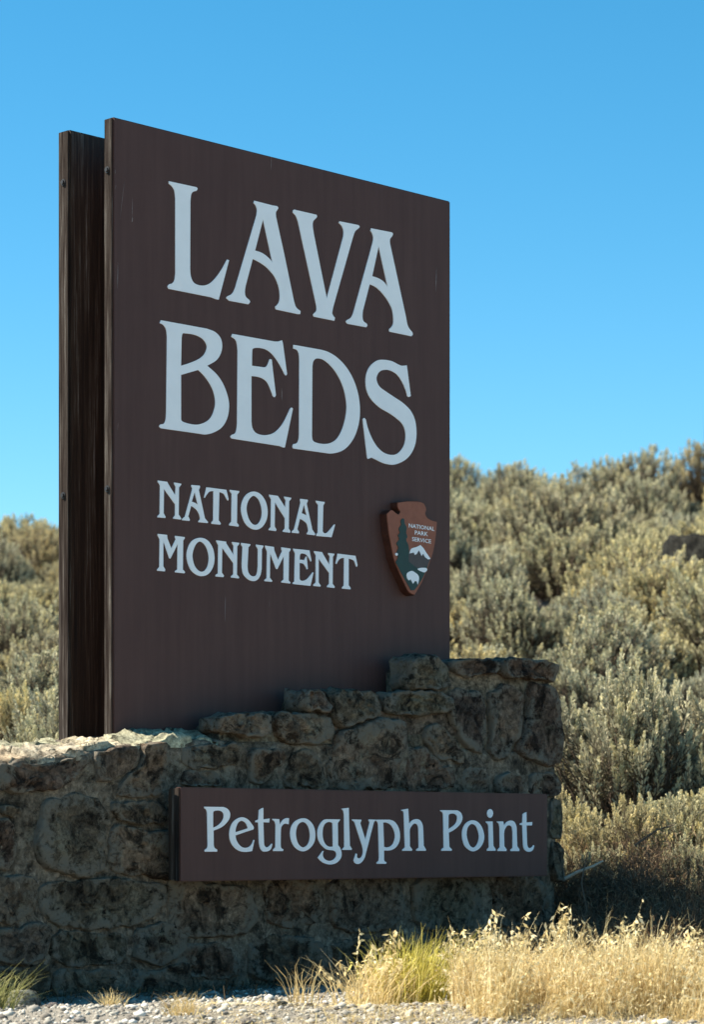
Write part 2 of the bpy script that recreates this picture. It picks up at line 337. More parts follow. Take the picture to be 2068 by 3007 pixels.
LETTERS_PANEL = [
 # LAVA
 (480, 520, 200/1255, [K('92,85! 600,195! 620,225 600,262! 530,285 500,340 488,450! 482,1700! 500,1850 560,1960 690,2005 820,1980 930,1890 1050,1730 1165,1525! 1200,1540! 1010,2265! 960,2255! 870,2220! 90,2065! 70,2020 100,1980! 160,1960 195,1900 212,1780! 212,400! 195,260 150,180 92,130!')]),
 (650, 570, 250/1568, [K('600,130! 930,215! 1020,230! 1040,265 1015,310 995,350 1000,430! 1160,1160! 1330,1980! 1370,2090 1450,2160! 1445,2215! 1400,2215! 1000,2130! 985,2085 1010,2060! 1055,1990 1070,1880 1050,1720 1000,1580 940,1480 820,1350 690,1260 570,1200! 440,1690! 425,1800 440,1890 500,1950! 520,1990 490,2035! 140,1970! 85,1920 110,1885! 190,1840 240,1750 270,1650! 640,400! 650,300 630,225 585,170!'),
                       K('760,470! 932,1258! 850,1170 740,1090 613,1047!')]),
 (850, 600, 220/1380, [K('80,105! 490,200! 500,235 480,265! 430,320 420,400 440,550! 680,1740! 985,600! 990,500 960,410 905,350! 915,320! 1265,390! 1285,425 1260,455! 1200,510 1160,620! 800,1890! 780,2000 795,2050 830,2095! 820,2150! 445,2075! 430,2040 450,2010! 490,1960 490,1880 470,1780! 150,320! 110,220 55,160! 60,115!')]),
 (1000, 650, 230/1483, [K('575,140! 960,215! 985,245 965,295 930,345 930,430! 1235,1830! 1270,1990 1355,2110! 1360,2150 1335,2180! 925,2095! 915,2050 945,2020! 985,1960 995,1850 975,1690 920,1560 850,1450 760,1340 660,1250 545,1195! 415,1700! 408,1800 425,1890 490,1945! 500,1975 480,2010! 125,1945! 95,1905 120,1870! 190,1830 230,1750 260,1650! 600,420! 615,320 595,240 560,180!'),
                        K('715,475! 887,1250! 810,1150 710,1085 592,1045!')]),
 # BEDS
 (450, 920, 240/1466, [K('130,130! 600,215! 950,280! 1100,340 1200,450 1228,590 1200,730 1120,850 960,945! 1130,1100 1250,1280 1330,1500 1352,1680 1320,1880 1230,2040 1100,2130 950,2175 800,2160! 130,2065! 100,2030 125,1995! 185,1980 215,1910 225,1800! 240,420! 225,300 180,220 110,180!'),
                       K('500,440! 520,370 580,365 750,395 880,465 945,560 950,640 900,750 800,830 650,895 490,945!'),
                       K('490,1110! 800,1020! 910,1130 1020,1290 1085,1450 1105,1610 1080,1750 1020,1880 920,1960 780,2000 640,1985 510,1940 490,1880!')]),
 (660, 960, 220/1344, [K('130,130! 880,265! 950,265 1020,245! 1035,300! 1110,850! 1090,875 1065,850! 1000,720 920,590 820,470 720,405 600,380 510,390 485,440 480,700! 700,730! 750,700 800,580! 835,590! 855,780! 910,1230! 885,1265 855,1240! 820,1140 760,1010 690,940 590,900 470,885! 470,1700! 490,1820 560,1910 700,1945 850,1915 960,1830 1060,1690 1165,1470! 1190,1450 1215,1470! 1070,2165! 1040,2165! 980,2140! 120,2005! 95,1970 125,1935! 180,1910 205,1830 215,1730! 225,430! 210,300 180,230 110,180!')]),
 (840, 990, 240/1547, [K('130,150! 640,240! 800,290 970,400 1130,570 1260,790 1350,1050 1390,1330 1375,1600 1300,1860 1180,2050 1040,2160 860,2205 700,2190! 130,2110! 115,2070 135,2025! 195,2010 230,1940 240,1840! 245,430! 235,320 200,250 130,220!'),
                       K('490,560! 510,460 570,410 680,425 800,510 930,660 1040,860 1110,1080 1140,1330 1110,1560 1050,1760 960,1920 850,2000 720,2025 580,2005 500,1960 482,1860!')]),
 (1040, 1030, 210/1354, [K('990,280! 1065,860! 1030,880 1000,860! 960,720 890,570 800,450 680,380 580,365 480,395 420,490 425,590 480,690 600,780 750,880 900,980 1040,1110 1130,1270 1170,1480 1160,1720 1090,1920 970,2060 820,2140 700,2160 550,2130 420,2070 325,2025! 255,2050! 240,2020! 155,1300! 185,1275 215,1310! 250,1460 320,1640 420,1810 550,1930 700,1975 820,1945 920,1830 965,1680 960,1520 900,1380 780,1270 650,1180 480,1080 330,940 240,780 210,600 230,430 300,290 420,195 540,175 700,200 820,260 890,290! 950,285!')]),
 # NATIONAL
 (450, 1400, .18797, [KC('65,60 210,80 225,110 335,290 345,160 320,110 320,90 430,110 430,125 395,170 390,590 430,650 425,670 305,655 305,640 335,600 335,430 160,190 155,570 185,625 180,645 60,635 60,615 95,580 100,140 85,110 65,85')]),
 (450, 1400, .18797, [K('590,130! 718,140! 725,160! 705,210! 800,650! 850,710! 840,725! 700,710! 700,690! 725,660 715,600 680,530 640,490 585,455! 540,620! 565,670! 560,690! 445,680! 445,660! 490,620! 600,210! 605,180! 588,150!'), K('640,235! 690,440! 650,410! 595,390!')]),
 (450, 1400, .18797, [K('825,165! 1135,205! 1170,350! 1160,375! 1130,330 1095,270 1025,240! 1015,680! 1050,730! 1040,750! 905,735! 905,710! 930,680! 935,225! 870,235 830,280 800,330! 788,325!')]),
 (450, 1400, .18797, [KC('1190,205 1335,225 1335,245 1305,280 1300,720 1330,755 1325,780 1180,760 1180,740 1215,700 1220,270 1190,225')]),
 (700, 1400, .18797, [K('235,232 340,275 420,390 450,540 430,680 360,790 265,828 160,790 80,690 35,520 60,370 130,270'), K('235,300 300,345 345,440 362,560 345,660 300,735 245,752 190,715 145,630 120,510 135,410 175,335')]),
 (700, 1400, .18797, [KC('475,280 610,300 725,480 735,370 710,330 710,310 820,330 815,350 785,385 780,810 805,850 800,875 690,860 690,840 720,810 722,650 565,400 560,780 588,825 580,850 470,835 470,815 500,785 505,350 478,305')]),
 (700, 1400, .18797, [K('960,345! 1075,360! 1080,380! 1060,420! 1150,830! 1195,895! 1185,915! 1065,900! 1065,880! 1085,850 1080,790 1060,730 1010,685 955,655! 915,820! 942,865! 935,885! 830,875! 830,855! 865,820! 960,430! 965,400! 958,365!'), K('1018,430! 1062,610! 1030,590! 982,570!')]),
 (700, 1400, .18797, [K('1205,375! 1340,395! 1340,415! 1320,450! 1310,850! 1330,878 1370,880 1430,820 1490,745! 1505,750! 1450,945! 1215,925! 1212,900! 1235,870! 1240,440! 1210,400!')]),
 # MONUMENT
 (450, 1550, .18797, [KC('65,95 208,110 215,170 275,320 345,180 335,150 335,125 485,145 485,165 460,200 455,650 490,690 480,710 335,695 335,675 370,650 375,250 262,480 245,475 150,200 150,600 180,650 175,680 55,670 55,650 90,610 95,180 65,120')]),
 (450, 1550, .18797, [K('730,155 840,195 920,310 950,460 930,600 860,715 750,755 640,715 560,620 515,450 540,300 610,195'), K('725,215 790,255 840,350 862,470 845,590 800,665 740,685 680,650 630,570 605,440 625,330 670,245')]),
 (450, 1550, .18797, [KC('980,195 1130,215 1135,245 1245,420 1250,280 1225,240 1225,220 1335,235 1335,255 1305,290 1300,730 1335,770 1330,790 1210,775 1210,755 1245,725 1245,550 1070,310 1065,700 1098,745 1090,770 970,760 970,735 1005,710 1010,270 980,215')]),
 (450, 1550, .18797, [K('1370,235! 1510,255! 1510,272! 1480,305! 1465,600! 1475,680 1505,735 1550,757 1596,745 1618,690 1628,600! 1630,330! 1600,285! 1601,262! 1713,278! 1713,295! 1690,335! 1687,640! 1671,725 1639,790 1596,825 1540,830 1470,800 1405,730 1382,640 1378,560! 1390,300! 1365,260!')]),
 (750, 1550, .2005, [KC('135,260 265,280 270,330 325,470 385,340 375,305 375,285 510,305 508,325 485,360 480,770 508,800 500,815 375,800 375,785 408,755 410,410 315,605 298,600 210,370 205,730 240,775 235,790 128,780 128,762 160,735 165,345 140,285')]),
 (750, 1550, .2005, [K('545,305! 785,330! 815,480! 805,495! 775,440 735,390 680,375 655,385 645,410 642,465! 710,472! 735,420! 745,425! 762,600! 748,608! 725,560 695,525 640,515! 640,730! 650,765 690,775 750,750 835,650! 845,655! 800,850! 545,822! 540,805! 565,785! 575,370! 550,325!')]),
 (750, 1550, .2005, [KC('852,340 970,355 985,385 1075,540 1085,420 1062,385 1062,368 1150,380 1148,395 1128,430 1125,820 1155,860 1150,880 1045,868 1045,850 1075,820 1075,660 920,450 920,800 950,845 945,860 845,850 845,830 878,800 880,400 855,360')]),
 (750, 1550, .2005, [K('1200,378! 1460,410! 1488,540! 1483,570! 1470,565! 1455,520 1430,475 1360,450! 1360,840! 1390,880! 1385,900! 1265,890! 1265,870! 1290,845! 1295,440! 1240,450 1205,485 1185,530! 1170,520!')]),
]
LETTERS_BOARD = [
 (580, 2340, .16917, [K('110,165! 440,170! 510,200 555,270 550,360 500,440 410,520 270,580! 272,830! 290,880 335,910! 330,945! 120,945! 115,915! 160,880 170,830! 160,280! 145,220 110,190!'), K('262,280! 275,245 330,232 400,240 445,290 440,370 400,440 330,500 262,530!')]),
 (580, 2340, .16917, [K('650,665! 850,595! 960,560! 968,520 930,460 870,390 790,350 710,360 620,420 565,520 545,650 570,780 640,880 730,935 830,950 940,935! 980,745! 965,740! 930,820 870,870 790,875 720,830 670,750'), K('650,610! 660,530 700,440 760,410 820,440 855,500 868,540! 760,575!')]),
 (580, 2340, .16917, [K('1060,225! 1105,195 1135,185! 1135,385! 1245,370! 1235,440! 1135,435! 1145,780! 1155,840 1190,870 1230,855 1280,805! 1290,815! 1270,890 1220,935 1130,940 1085,890 1062,800! 1048,440! 1000,435! 998,410! 1050,385!')]),
 (580, 2340, .16917, [K('1295,375! 1410,380! 1420,480! 1470,400 1530,365 1580,365! 1575,470! 1510,460 1465,490 1440,560 1435,820! 1445,880 1485,905! 1475,935! 1305,935! 1305,910! 1345,870! 1350,480! 1330,420 1295,395!')]),
 (830, 2340, .16917, [K('350,365 450,400 530,500 560,640 540,780 460,890 350,940 240,900 160,800 125,650 145,510 220,410'), K('345,430 410,465 455,560 468,680 445,790 400,850 340,870 280,830 240,750 222,630 240,520 280,455')]),
 (830, 2340, .16917, [K('990,385! 985,400! 950,450! 955,830! 990,880 1015,960 1005,1050 940,1130 850,1165 760,1160 670,1120 605,1050! 690,930! 705,935! 690,985 700,1040 740,1085 810,1105 880,1080 925,1020 920,960 880,925 800,915 730,890 650,810 605,710 600,580 640,470 700,400 760,382!'), K('860,455! 850,440! 790,430 730,460 695,530 685,640 700,740 740,820 800,858 868,855!')]),
 (830, 2340, .16917, [KC('1015,200 1140,185 1145,400 1160,840 1195,895 1190,915 1030,915 1030,900 1065,860 1060,300 1050,240')]),
 (830, 2340, .16917, [K('1200,385! 1360,390! 1360,405! 1340,450! 1430,740! 1505,440! 1485,400! 1490,385! 1605,390! 1600,405! 1575,440! 1420,1040! 1380,1110 1320,1155 1260,1150 1225,1100! 1265,975! 1285,985! 1285,1040 1310,1060 1355,1045 1385,980 1388,900! 1375,840! 1240,430! 1200,400!')]),
 (1080, 2340, .16917, [K('130,390! 370,390! 450,420 520,510 552,640 540,770 480,870 390,920 290,925! 275,925! 275,1080! 285,1110 320,1130! 310,1155! 150,1155! 148,1135! 185,1100! 190,1050! 175,480! 160,430 130,405!'), K('260,440! 330,445 400,490 450,580 468,680 445,780 400,845 330,870 275,860!')]),
 (1080, 2340, .16917, [K('580,220! 695,200! 710,460! 770,400 850,380 910,410 945,480 955,560! 965,840! 1005,910! 1000,930! 840,930! 840,905! 880,875! 875,580! 865,500 830,460 780,470 730,540 720,600! 725,850! 765,905! 760,930! 595,930! 595,910! 640,870! 620,280! 610,245 580,235!')]),
 (1310, 2340, .16917, [K('-105,225! 190,228! 250,270 278,350 255,440 190,520 110,580 40,615! 50,860! 95,905! 90,930! -85,930! -85,905! -45,870! -55,320! -65,270 -105,240!'), K('35,330! 45,300 90,285 150,295 185,340 180,410 140,480 35,555!')]),
 (1310, 2340, .16917, [K('455,400 550,435 620,530 655,660 640,780 570,890 465,940 370,900 300,810 272,650 295,520 360,435'), K('450,465 510,500 550,590 565,690 545,790 500,860 455,872 410,840 370,750 350,640 365,540 400,485')]),
 (1310, 2340, .16917, [K('690,420! 800,420! 805,500! 815,840! 855,905! 850,930! 705,930! 705,905! 740,870! 730,500! 715,460 690,440!'), ]),
 (1310, 2340, .16917, [K('760,205 800,235 810,285 790,340 755,360 720,335 708,285 720,235')]),
 (1310, 2340, .16917, [K('880,420! 985,420! 1000,490! 1050,430 1120,405 1180,430 1215,510 1220,600! 1230,850! 1268,905! 1262,935! 1115,935! 1115,910! 1150,880! 1150,600! 1135,520 1100,490 1050,500 1010,570 1000,640! 1005,850! 1045,905! 1040,935! 890,935! 890,910! 928,870! 925,520! 910,460 880,435!')]),
 (1310, 2340, .16917, [K('1325,295! 1360,270 1390,260! 1390,440! 1490,430! 1485,490! 1390,490! 1400,810! 1415,865 1445,885 1480,870 1515,830! 1525,845! 1500,915 1450,945 1395,940 1350,900 1332,830! 1320,490! 1275,480! 1280,455! 1320,440!')]),
]

def prism(name, loops, w0, w1):
    """closed outline loops in (u, z) -> solid between planes w0 (back) and w1 (front), local coords (u, -w, z)"""
    flat = [p for lp in loops for p in lp]
    tris = tessellate_polygon([[Vector((p[0], p[1], 0)) for p in lp] for lp in loops])
    n = len(flat)
    v = [(p[0], -w1, p[1]) for p in flat] + [(p[0], -w0, p[1]) for p in flat]
    f = []
    for a, b_, c_ in tris:
        pa, pb, pc = flat[a], flat[b_], flat[c_]
        area = (pb[0]-pa[0])*(pc[1]-pa[1]) - (pb[1]-pa[1])*(pc[0]-pa[0])
        f.append((a, b_, c_) if area > 0 else (a, c_, b_))
    o = 0
    for li, lp in enumerate(loops):
        m = len(lp)
        ar = sum(lp[i][0]*lp[(i+1) % m][1] - lp[(i+1) % m][0]*lp[i][1] for i in range(m))
        ccw = (ar > 0) == (li == 0)
        for i in range(m):
            a, b_ = o + i, o + (i + 1) % m
            f.append((a, a + n, b_ + n, b_) if ccw else (b_, b_ + n, a + n, a))
        o += m
    return mesh_pd(name, v, f)

def glyph(spec, w, proud, name, parent, mat):
    ox, oy, s, loops = spec
    L = [[loc(ox + p[0] * s, oy + p[1] * s, w) for p in catmull(lp, 5)] for lp in loops]
    return link(name, prism(name, L, w, w + proud), mat, parent)

def box_mesh(name, u0, u1, w0, w1, z0, z1, bev=.003):
    import bmesh
    bm = bmesh.new(); bmesh.ops.create_cube(bm, size=1)
    for v in bm.verts:
        v.co = Vector(((u0 + u1) / 2 + v.co.x * (u1 - u0), -((w0 + w1) / 2) + v.co.y * (w1 - w0), (z0 + z1) / 2 + v.co.z * (z1 - z0)))
    if bev: bmesh.ops.bevel(bm, geom=bm.edges[:], offset=bev, segments=2, affect='EDGES')
    me = bpy.data.meshes.new(name); bm.to_mesh(me); bm.free()
    return me

# ------------------------------------------------------------------ entrance sign
sign = empty('entrance_sign', (P0.x, P0.y, 0), TH)
tag(sign, 'tall brown park entrance sign with white LAVA BEDS lettering rising behind the stone wall', 'sign')
TOPZ = loc(332.6, 343.8)[1]; UR = loc(1323.7, 588.5)[0]
PT = .059; RW = -.319
front = link('front_panel', box_mesh('front_panel', 0, UR, -PT, 0, .35, TOPZ, .006), M['paint'], sign)
rear = link('rear_panel', box_mesh('rear_panel', .004, UR, RW - .075, RW, .35, TOPZ + .004, .008), M['timber'], sign)
rear['label'] = 'dark weathered timber back panel'
for uu in (.45, UR - .45):
    link('post', box_mesh('post', uu - .09, uu + .09, RW + .002, -PT - .002, -.3, TOPZ - .08, .008), M['timber'], sign)
edge = link('edge_shade_strip', box_mesh('edge_shade_strip', -.006, .001, -PT + .002, -.004, .4, TOPZ - .004, .002), M['edge'], front)  # greyed wood, its colour darkened to dim the sun on it
rear_edge_shade = link('edge_shade_strip', box_mesh('edge_shade_strip', -.003, .0045, RW - .073, RW - .003, .4, TOPZ, .002), M['edge'], rear)  # dark strip added so the rear panel's sunlit end looks shaded
edge['label'] = 'greyed bare edge of the front panel, darkened to look unlit'
def bolt_mesh(name, r, u, w, z):
    v = []; f = []; k = 14
    for (du, rr) in ((0, r * 1.25), (-.004, r * 1.2), (-.004, r * .8), (-.011, r * .72)):
        for i in range(k):
            a = 2 * math.pi * i / k
            v.append((u + du, -w + rr * math.cos(a), z + rr * math.sin(a)))
    for s in range(3):
        for i in range(k):
            f.append((s*k + i, s*k + (i+1) % k, (s+1)*k + (i+1) % k, (s+1)*k + i))
    f.append(tuple(range(3*k, 4*k)))
    return mesh_pd(name, v, f)
for yy in (493, 1432):
    zz = loc(316, yy, 0)[1]
    link('bolt', bolt_mesh('bolt', .013, -.006, -.033, zz + .0), M['iron'], front)
    link('bolt', bolt_mesh('bolt', .013, -.003, RW - .036, zz + .0), M['iron'], rear)
for sp in LETTERS_PANEL: glyph(sp, .0, .004, 'letter', front, M['white'])

for (xa, ya, xb, yb, wd) in ((366, 525, 352, 645, 3.0), (389, 580, 388, 640, 1.6), (388, 640, 389, 652, 4.0), (1282, 785, 1280, 858, 3.2), (827, 1140, 828, 1176, 2.0), (797, 462, 796, 500, 2.0), (339, 500, 337, 512, 4), (340, 545, 338, 556, 4), (346, 770, 345, 850, 2.2), (347, 1240, 345, 1262, 2.5)):
    a = loc(xa, ya); b_ = loc(xb, yb); h = wd / 648 / 2
    link('paint_scratch', prism('paint_scratch', [[a, ((a[0]+b_[0])/2 + h, (a[1]+b_[1])/2 + .01), b_, ((a[0]+b_[0])/2 - h, (a[1]+b_[1])/2 - .01)]], 0, .0008), M['scratch'], front)
# arrowhead emblem on the panel
emb = (1080, 1440, 260/1596)
EW = .052
def eloop(pts, w, n=5): return [loc(emb[0] + p[0]*emb[2], emb[1] + p[1]*emb[2], w) for p in catmull(pts, n)]
out = K('545,215! 720,192 930,198 1025,235! 1062,330 1045,420 1090,500 1180,545 1258,565! 1240,800 1200,1060 1130,1300 1050,1500 970,1690 850,1895! 740,1830 650,1650 560,1450 480,1250 430,1000 390,800 360,560 350,420! 430,350 500,400 560,432! 590,380 550,300')
ol = eloop(out, EW)
import bmesh
me = prism('emblem', [ol], .001, EW - .006)
embl = link('emblem', me, M['emb_side'], sign)
embl['label'] = 'rust brown arrowhead emblem with tree, mountain and bison'
cxu = sum(p[0] for p in ol) / len(ol); czz = sum(p[1] for p in ol) / len(ol)
# rough chipped flank: widen the back of the arrowhead unevenly
for i, vv in enumerate(me.vertices):
    nn = noise.noise(Vector((vv.co.x * 40, vv.co.z * 40, vv.co.y * 20)))
    if vv.co.y > -.02:
        vv.co.x = cxu + (vv.co.x - cxu) * (1.0 + .03 * nn); vv.co.z = czz + (vv.co.z - czz) * (1.0 + .02 * nn)
sh = [(cxu + (p[0] - cxu) * .985, czz + (p[1] - czz) * .985) for p in ol]
link('emblem_face', prism('emblem_face', [sh], EW - .0061, EW - .001), M['emb_brown'], embl)
def epart(name, pts, mat, w):
    link(name, prism(name, [eloop(pts, EW)], EW - .0011, EW + w), mat, embl)
epart('mountain', K('742,1150! 790,1060 880,1025 950,992! 1060,1130 1128,1240! 1085,1350! 980,1400 740,1360!'), M['emb_grey'], .0002)
epart('meadow', K('500,1290! 620,1320 740,1290 900,1395 1085,1350! 1010,1540 940,1660 840,1800! 780,1800! 680,1620 570,1420'), M['emb_green'], .0012)
epart('tree', K('620,505! 592,560 604,620 560,690 580,760 545,810 565,880 520,960 552,1040 508,1150 545,1200 505,1290! 620,1340! 740,1300! 735,1200 745,1100 728,980 690,900 712,830 688,760 702,670 665,600 655,515!'), M['emb_green'], .0022)
epart('snowcap', K('752,1135! 790,1050 880,1020 950,985! 1010,1050 1060,1130 1132,1232! 1090,1245! 1030,1200! 1000,1140! 970,1182! 945,1120! 920,1080! 880,1148! 850,1162! 830,1120!'), M['white'], .0012)
epart('lake', K('897,1415 960,1395 1050,1400 1068,1435 1030,1475 980,1468 920,1440'), M['white'], .0022)
epart('bison', K('698,1530 715,1485 790,1450 850,1480 900,1520 920,1570 915,1640 898,1695! 880,1640! 850,1630! 815,1682! 790,1640! 770,1600! 742,1622! 712,1590'), M['white'], .0022)
epart('stone_chip', K('495,1150 515,1125 540,1150 520,1180'), M['white'], .0024)
dg = None
for txt, x0, yb0, x1, yb1, hh in (('NATIONAL', 742, 668, 1205, 733, 74), ('PARK', 850, 795, 1085, 825, 74), ('SERVICE', 800, 912, 1140, 958, 74)):
    cu = bpy.data.curves.new('txt', 'FONT'); cu.body = txt; cu.size = 1.0; cu.resolution_u = 2; cu.offset = .012
    ob = bpy.data.objects.new('txt', cu); col.objects.link(ob)
    bpy.context.view_layer.update(); dg = bpy.context.evaluated_depsgraph_get()
    me = bpy.data.meshes.new_from_object(ob.evaluated_get(dg)); bpy.data.objects.remove(ob)
    co = np.array([v.co for v in me.vertices]); mn = co.min(0); mx = co.max(0)
    a = loc(emb[0] + x0*emb[2], emb[1] + yb0*emb[2], EW); b_ = loc(emb[0] + x1*emb[2], emb[1] + yb1*emb[2], EW); tp = loc(emb[0] + x0*emb[2], emb[1] + (yb0 - hh)*emb[2], EW)
    for v in me.vertices:
        fx = (v.co.x - mn[0]) / (mx[0] - mn[0]); fz = (v.co.y - mn[1]) / (mx[1] - mn[1])
        v.co = Vector((a[0] + (b_[0] - a[0]) * fx, -(EW + .0006), a[1] + (b_[1] - a[1]) * fx + (tp[1] - a[1]) * fz))
    me.materials.clear(); link('lettering', me, M['white'], embl)

# ------------------------------------------------------------------ stone wall
WF = .22
wall = empty('stone_wall', (P0.x, P0.y, 0), TH)
tag(wall, 'stepped basalt rubble wall with grey mortar at the foot of the tall sign', 'wall')
def top_of(u):
    pts = WALLTOP
    for (a, za), (b_, zb) in zip(pts, pts[1:]):
        if u <= b_: return za + (zb - za) * max(0, (u - a)) / (b_ - a)
    return pts[-1][1]
ul, zl = loc(0, 2232, WF); ur, zr = loc(505, 2172, WF)
WALLTOP = [(ul - 1.6, zl - .10), (ul, zl), (ur, zr), (ur + .25, zr + .01), (6, zr + .01)]
UEND = loc(1640, 2100, WF)[0]
def sweep(name, u0, u1, prof, step=.03, amp=.012, sc=9):
    """prof(u) -> list of (w, z); swept along u, roughened"""
    n = max(3, int((u1 - u0) / step)); V = []; F = []
    m = None
    for i in range(n + 1):
        u = u0 + (u1 - u0) * i / n
        pr = prof(u); m = len(pr)
        for (w, z) in pr:
            d = noise.noise(Vector((u * sc, w * sc, z * sc))) * amp + noise.noise(Vector((u * sc * 3, w * sc * 3, z * sc * 3 + 9))) * amp * .5
            V.append((u + (d if i in (0, n) else 0), -(w + d), z + d * .8))
    for i in range(n):
        for j in range(m - 1):
            a = i * m + j
            F.append((a, a + m, a + m + 1, a + 1))
    F.append(tuple(range(m - 1, -1, -1))[::-1]); F.append(tuple(n * m + j for j in range(m))[::-1])
    return mesh_pd(name, V, F, True)
def prof_wall(wf, wb, ztf, rise=.0, z0=-.25, step=.035):
    def f(u):
        zt = ztf(u); L = []
        n1 = 26
        for k in range(n1): L.append((wf, z0 + (zt - .025 - z0) * k / (n1 - 1)))
        L.append((wf - .008, zt - .008)); n2 = 16
        for k in range(n2):
            t = k / (n2 - 1); L.append((wf - .03 + (wb + .03 - wf + .03) * t, zt + rise * min(1, t * 2.0)))
        L.append((wb, zt + rise - .03)); L.append((wb, z0))
        return L
    return f
bodyF = []
link('mortar', sweep('mortar', ul - 1.6, UEND - .02, prof_wall(WF - .006, -.52, top_of, .03), amp=.008), M['mortar'], wall)
# stepped blocks in front of the panel
b1u0, b1z = loc(582, 2098, WF); b1u1 = loc(985, 2094, WF)[0]
b2u0, b2z = loc(836, 2030, WF)
b3u0, b3z = loc(1156, 1930, WF)
for (a, z) in ((b1u0 + .13, b1z), (b2u0 + .13, b2z), (b3u0 + .13, b3z)):
    link('mortar', sweep('mortar', a + .02, UEND - .03 - .004 * z, prof_wall(WF - .008 - .012 * z, .03, lambda u, z=z: z - .03, 0.0, .5)), M['mortar'], wall)
link('mortar', sweep('mortar', UR + .03, UEND - .05, prof_wall(WF - .06, -.5, lambda u: b3z - .05, 0, .4)), M['mortar'], wall)

def smooth_loop(poly, seed, jit=.010):
    pts = [Vector((p[0], p[1])) for p in poly]
    ch = []
    for i in range(len(pts)):                      # one corner-cutting pass keeps the stones angular
        a, b_ = pts[i], pts[(i + 1) % len(pts)]
        ch += [a.lerp(b_, .18), a.lerp(b_, .82)]
    out = []
    for i in range(len(ch)):
        a, b_ = ch[i], ch[(i + 1) % len(ch)]
        k = max(1, int((b_ - a).length / .022))
        for t in range(k): out.append(a.lerp(b_, t / k))
    res = []
    for p in out:
        q = Vector((p.x, p.y, seed * 3.7))
        res.append((p.x + (noise.noise(q * 16) * 1.6 + noise.noise(q * 45)) * jit, p.y + (noise.noise(q * 16 + Vector((50, 0, 0))) * 1.6 + noise.noise(q * 45 + Vector((9, 50, 0)))) * jit))
    return res
def stone_mesh(poly, seed, bulge, back, to3d, rough=1.0, jit=.010):
    lp = smooth_loop(poly, seed, jit); m = len(lp)
    cx = sum(p[0] for p in lp) / m; cy = sum(p[1] for p in lp) / m
    size = math.sqrt(sum((p[0]-cx)**2 + (p[1]-cy)**2 for p in lp) / m)
    deep = int(back / .022) if back > .08 else 1
    rings = [(1.03 - .01 * i / deep, -back + (back - .006) * i / deep) for i in range(deep)] + [(1.02, -.006), (1.0, .35), (.985, .78), (.955, .95), (.88, 1.0), (.74, 1.0), (.64, 1.0), (.54, 1.0), (.44, 1.0), (.34, 1.0), (.24, 1.0), (.14, 1.0)]
    V = []; F = []; rim = []
    rnd = random.Random(seed); tx, ty = rnd.uniform(-.55, .55), rnd.uniform(-.55, .55)
    def hgt(x, y, t, h):
        q = Vector((x, y, seed * 1.93))
        hh = bulge * h * (1 + tx * (x-cx) / size + ty * (y-cy) / size)
        n1 = noise.noise(q * 7); n2 = noise.noise(q * 17 + Vector((3, 1, 0))); n3 = noise.noise(q * 40); n4 = noise.noise(q * 85)
        return hh + rough * (n1 * .014 + n2 * .011 - max(0, n2 - .28) * .05 + n3 * .006 + n4 * .003)
    for k, (t, h) in enumerate(rings):
        for p in lp:
            x = cx + (p[0] - cx) * t; y = cy + (p[1] - cy) * t
            if k <= deep and deep > 1:
                q = Vector((x * 14, y * 14, h * 26 + seed)); dn = noise.noise(q) * .016 + noise.noise(q * 2.7) * .009
                x += dn * (1 if p[0] > cx else -1); y += dn * .7
            V.append(to3d(x, y, h if k <= deep else hgt(x, y, t, h))); rim.append(.30 * max(0.0, min(1.0, (t - .45) / .4)))
    for k in range(len(rings) - 1):
        for i in range(m):
            a, b_ = k*m + i, k*m + (i+1) % m
            F.append((a, b_, b_ + m, a + m))
    V.append(to3d(cx, cy, hgt(cx, cy, 0, 1.0))); ci = len(V) - 1; rim.append(0.0)
    k = len(rings) - 1
    for i in range(m): F.append((k*m + i, k*m + (i+1) % m, ci))
    ar = sum(lp[i][0]*lp[(i+1) % m][1] - lp[(i+1) % m][0]*lp[i][1] for i in range(m))
    if ar < 0: F = [tuple(reversed(f)) for f in F]
    me = mesh_pd('stone', V, F, True)
    at = me.attributes.new('rim', 'FLOAT', 'POINT'); at.data.foreach_set('value', rim)
    return me
def front3d(x, y, h): return (x, -(WF + h), y)

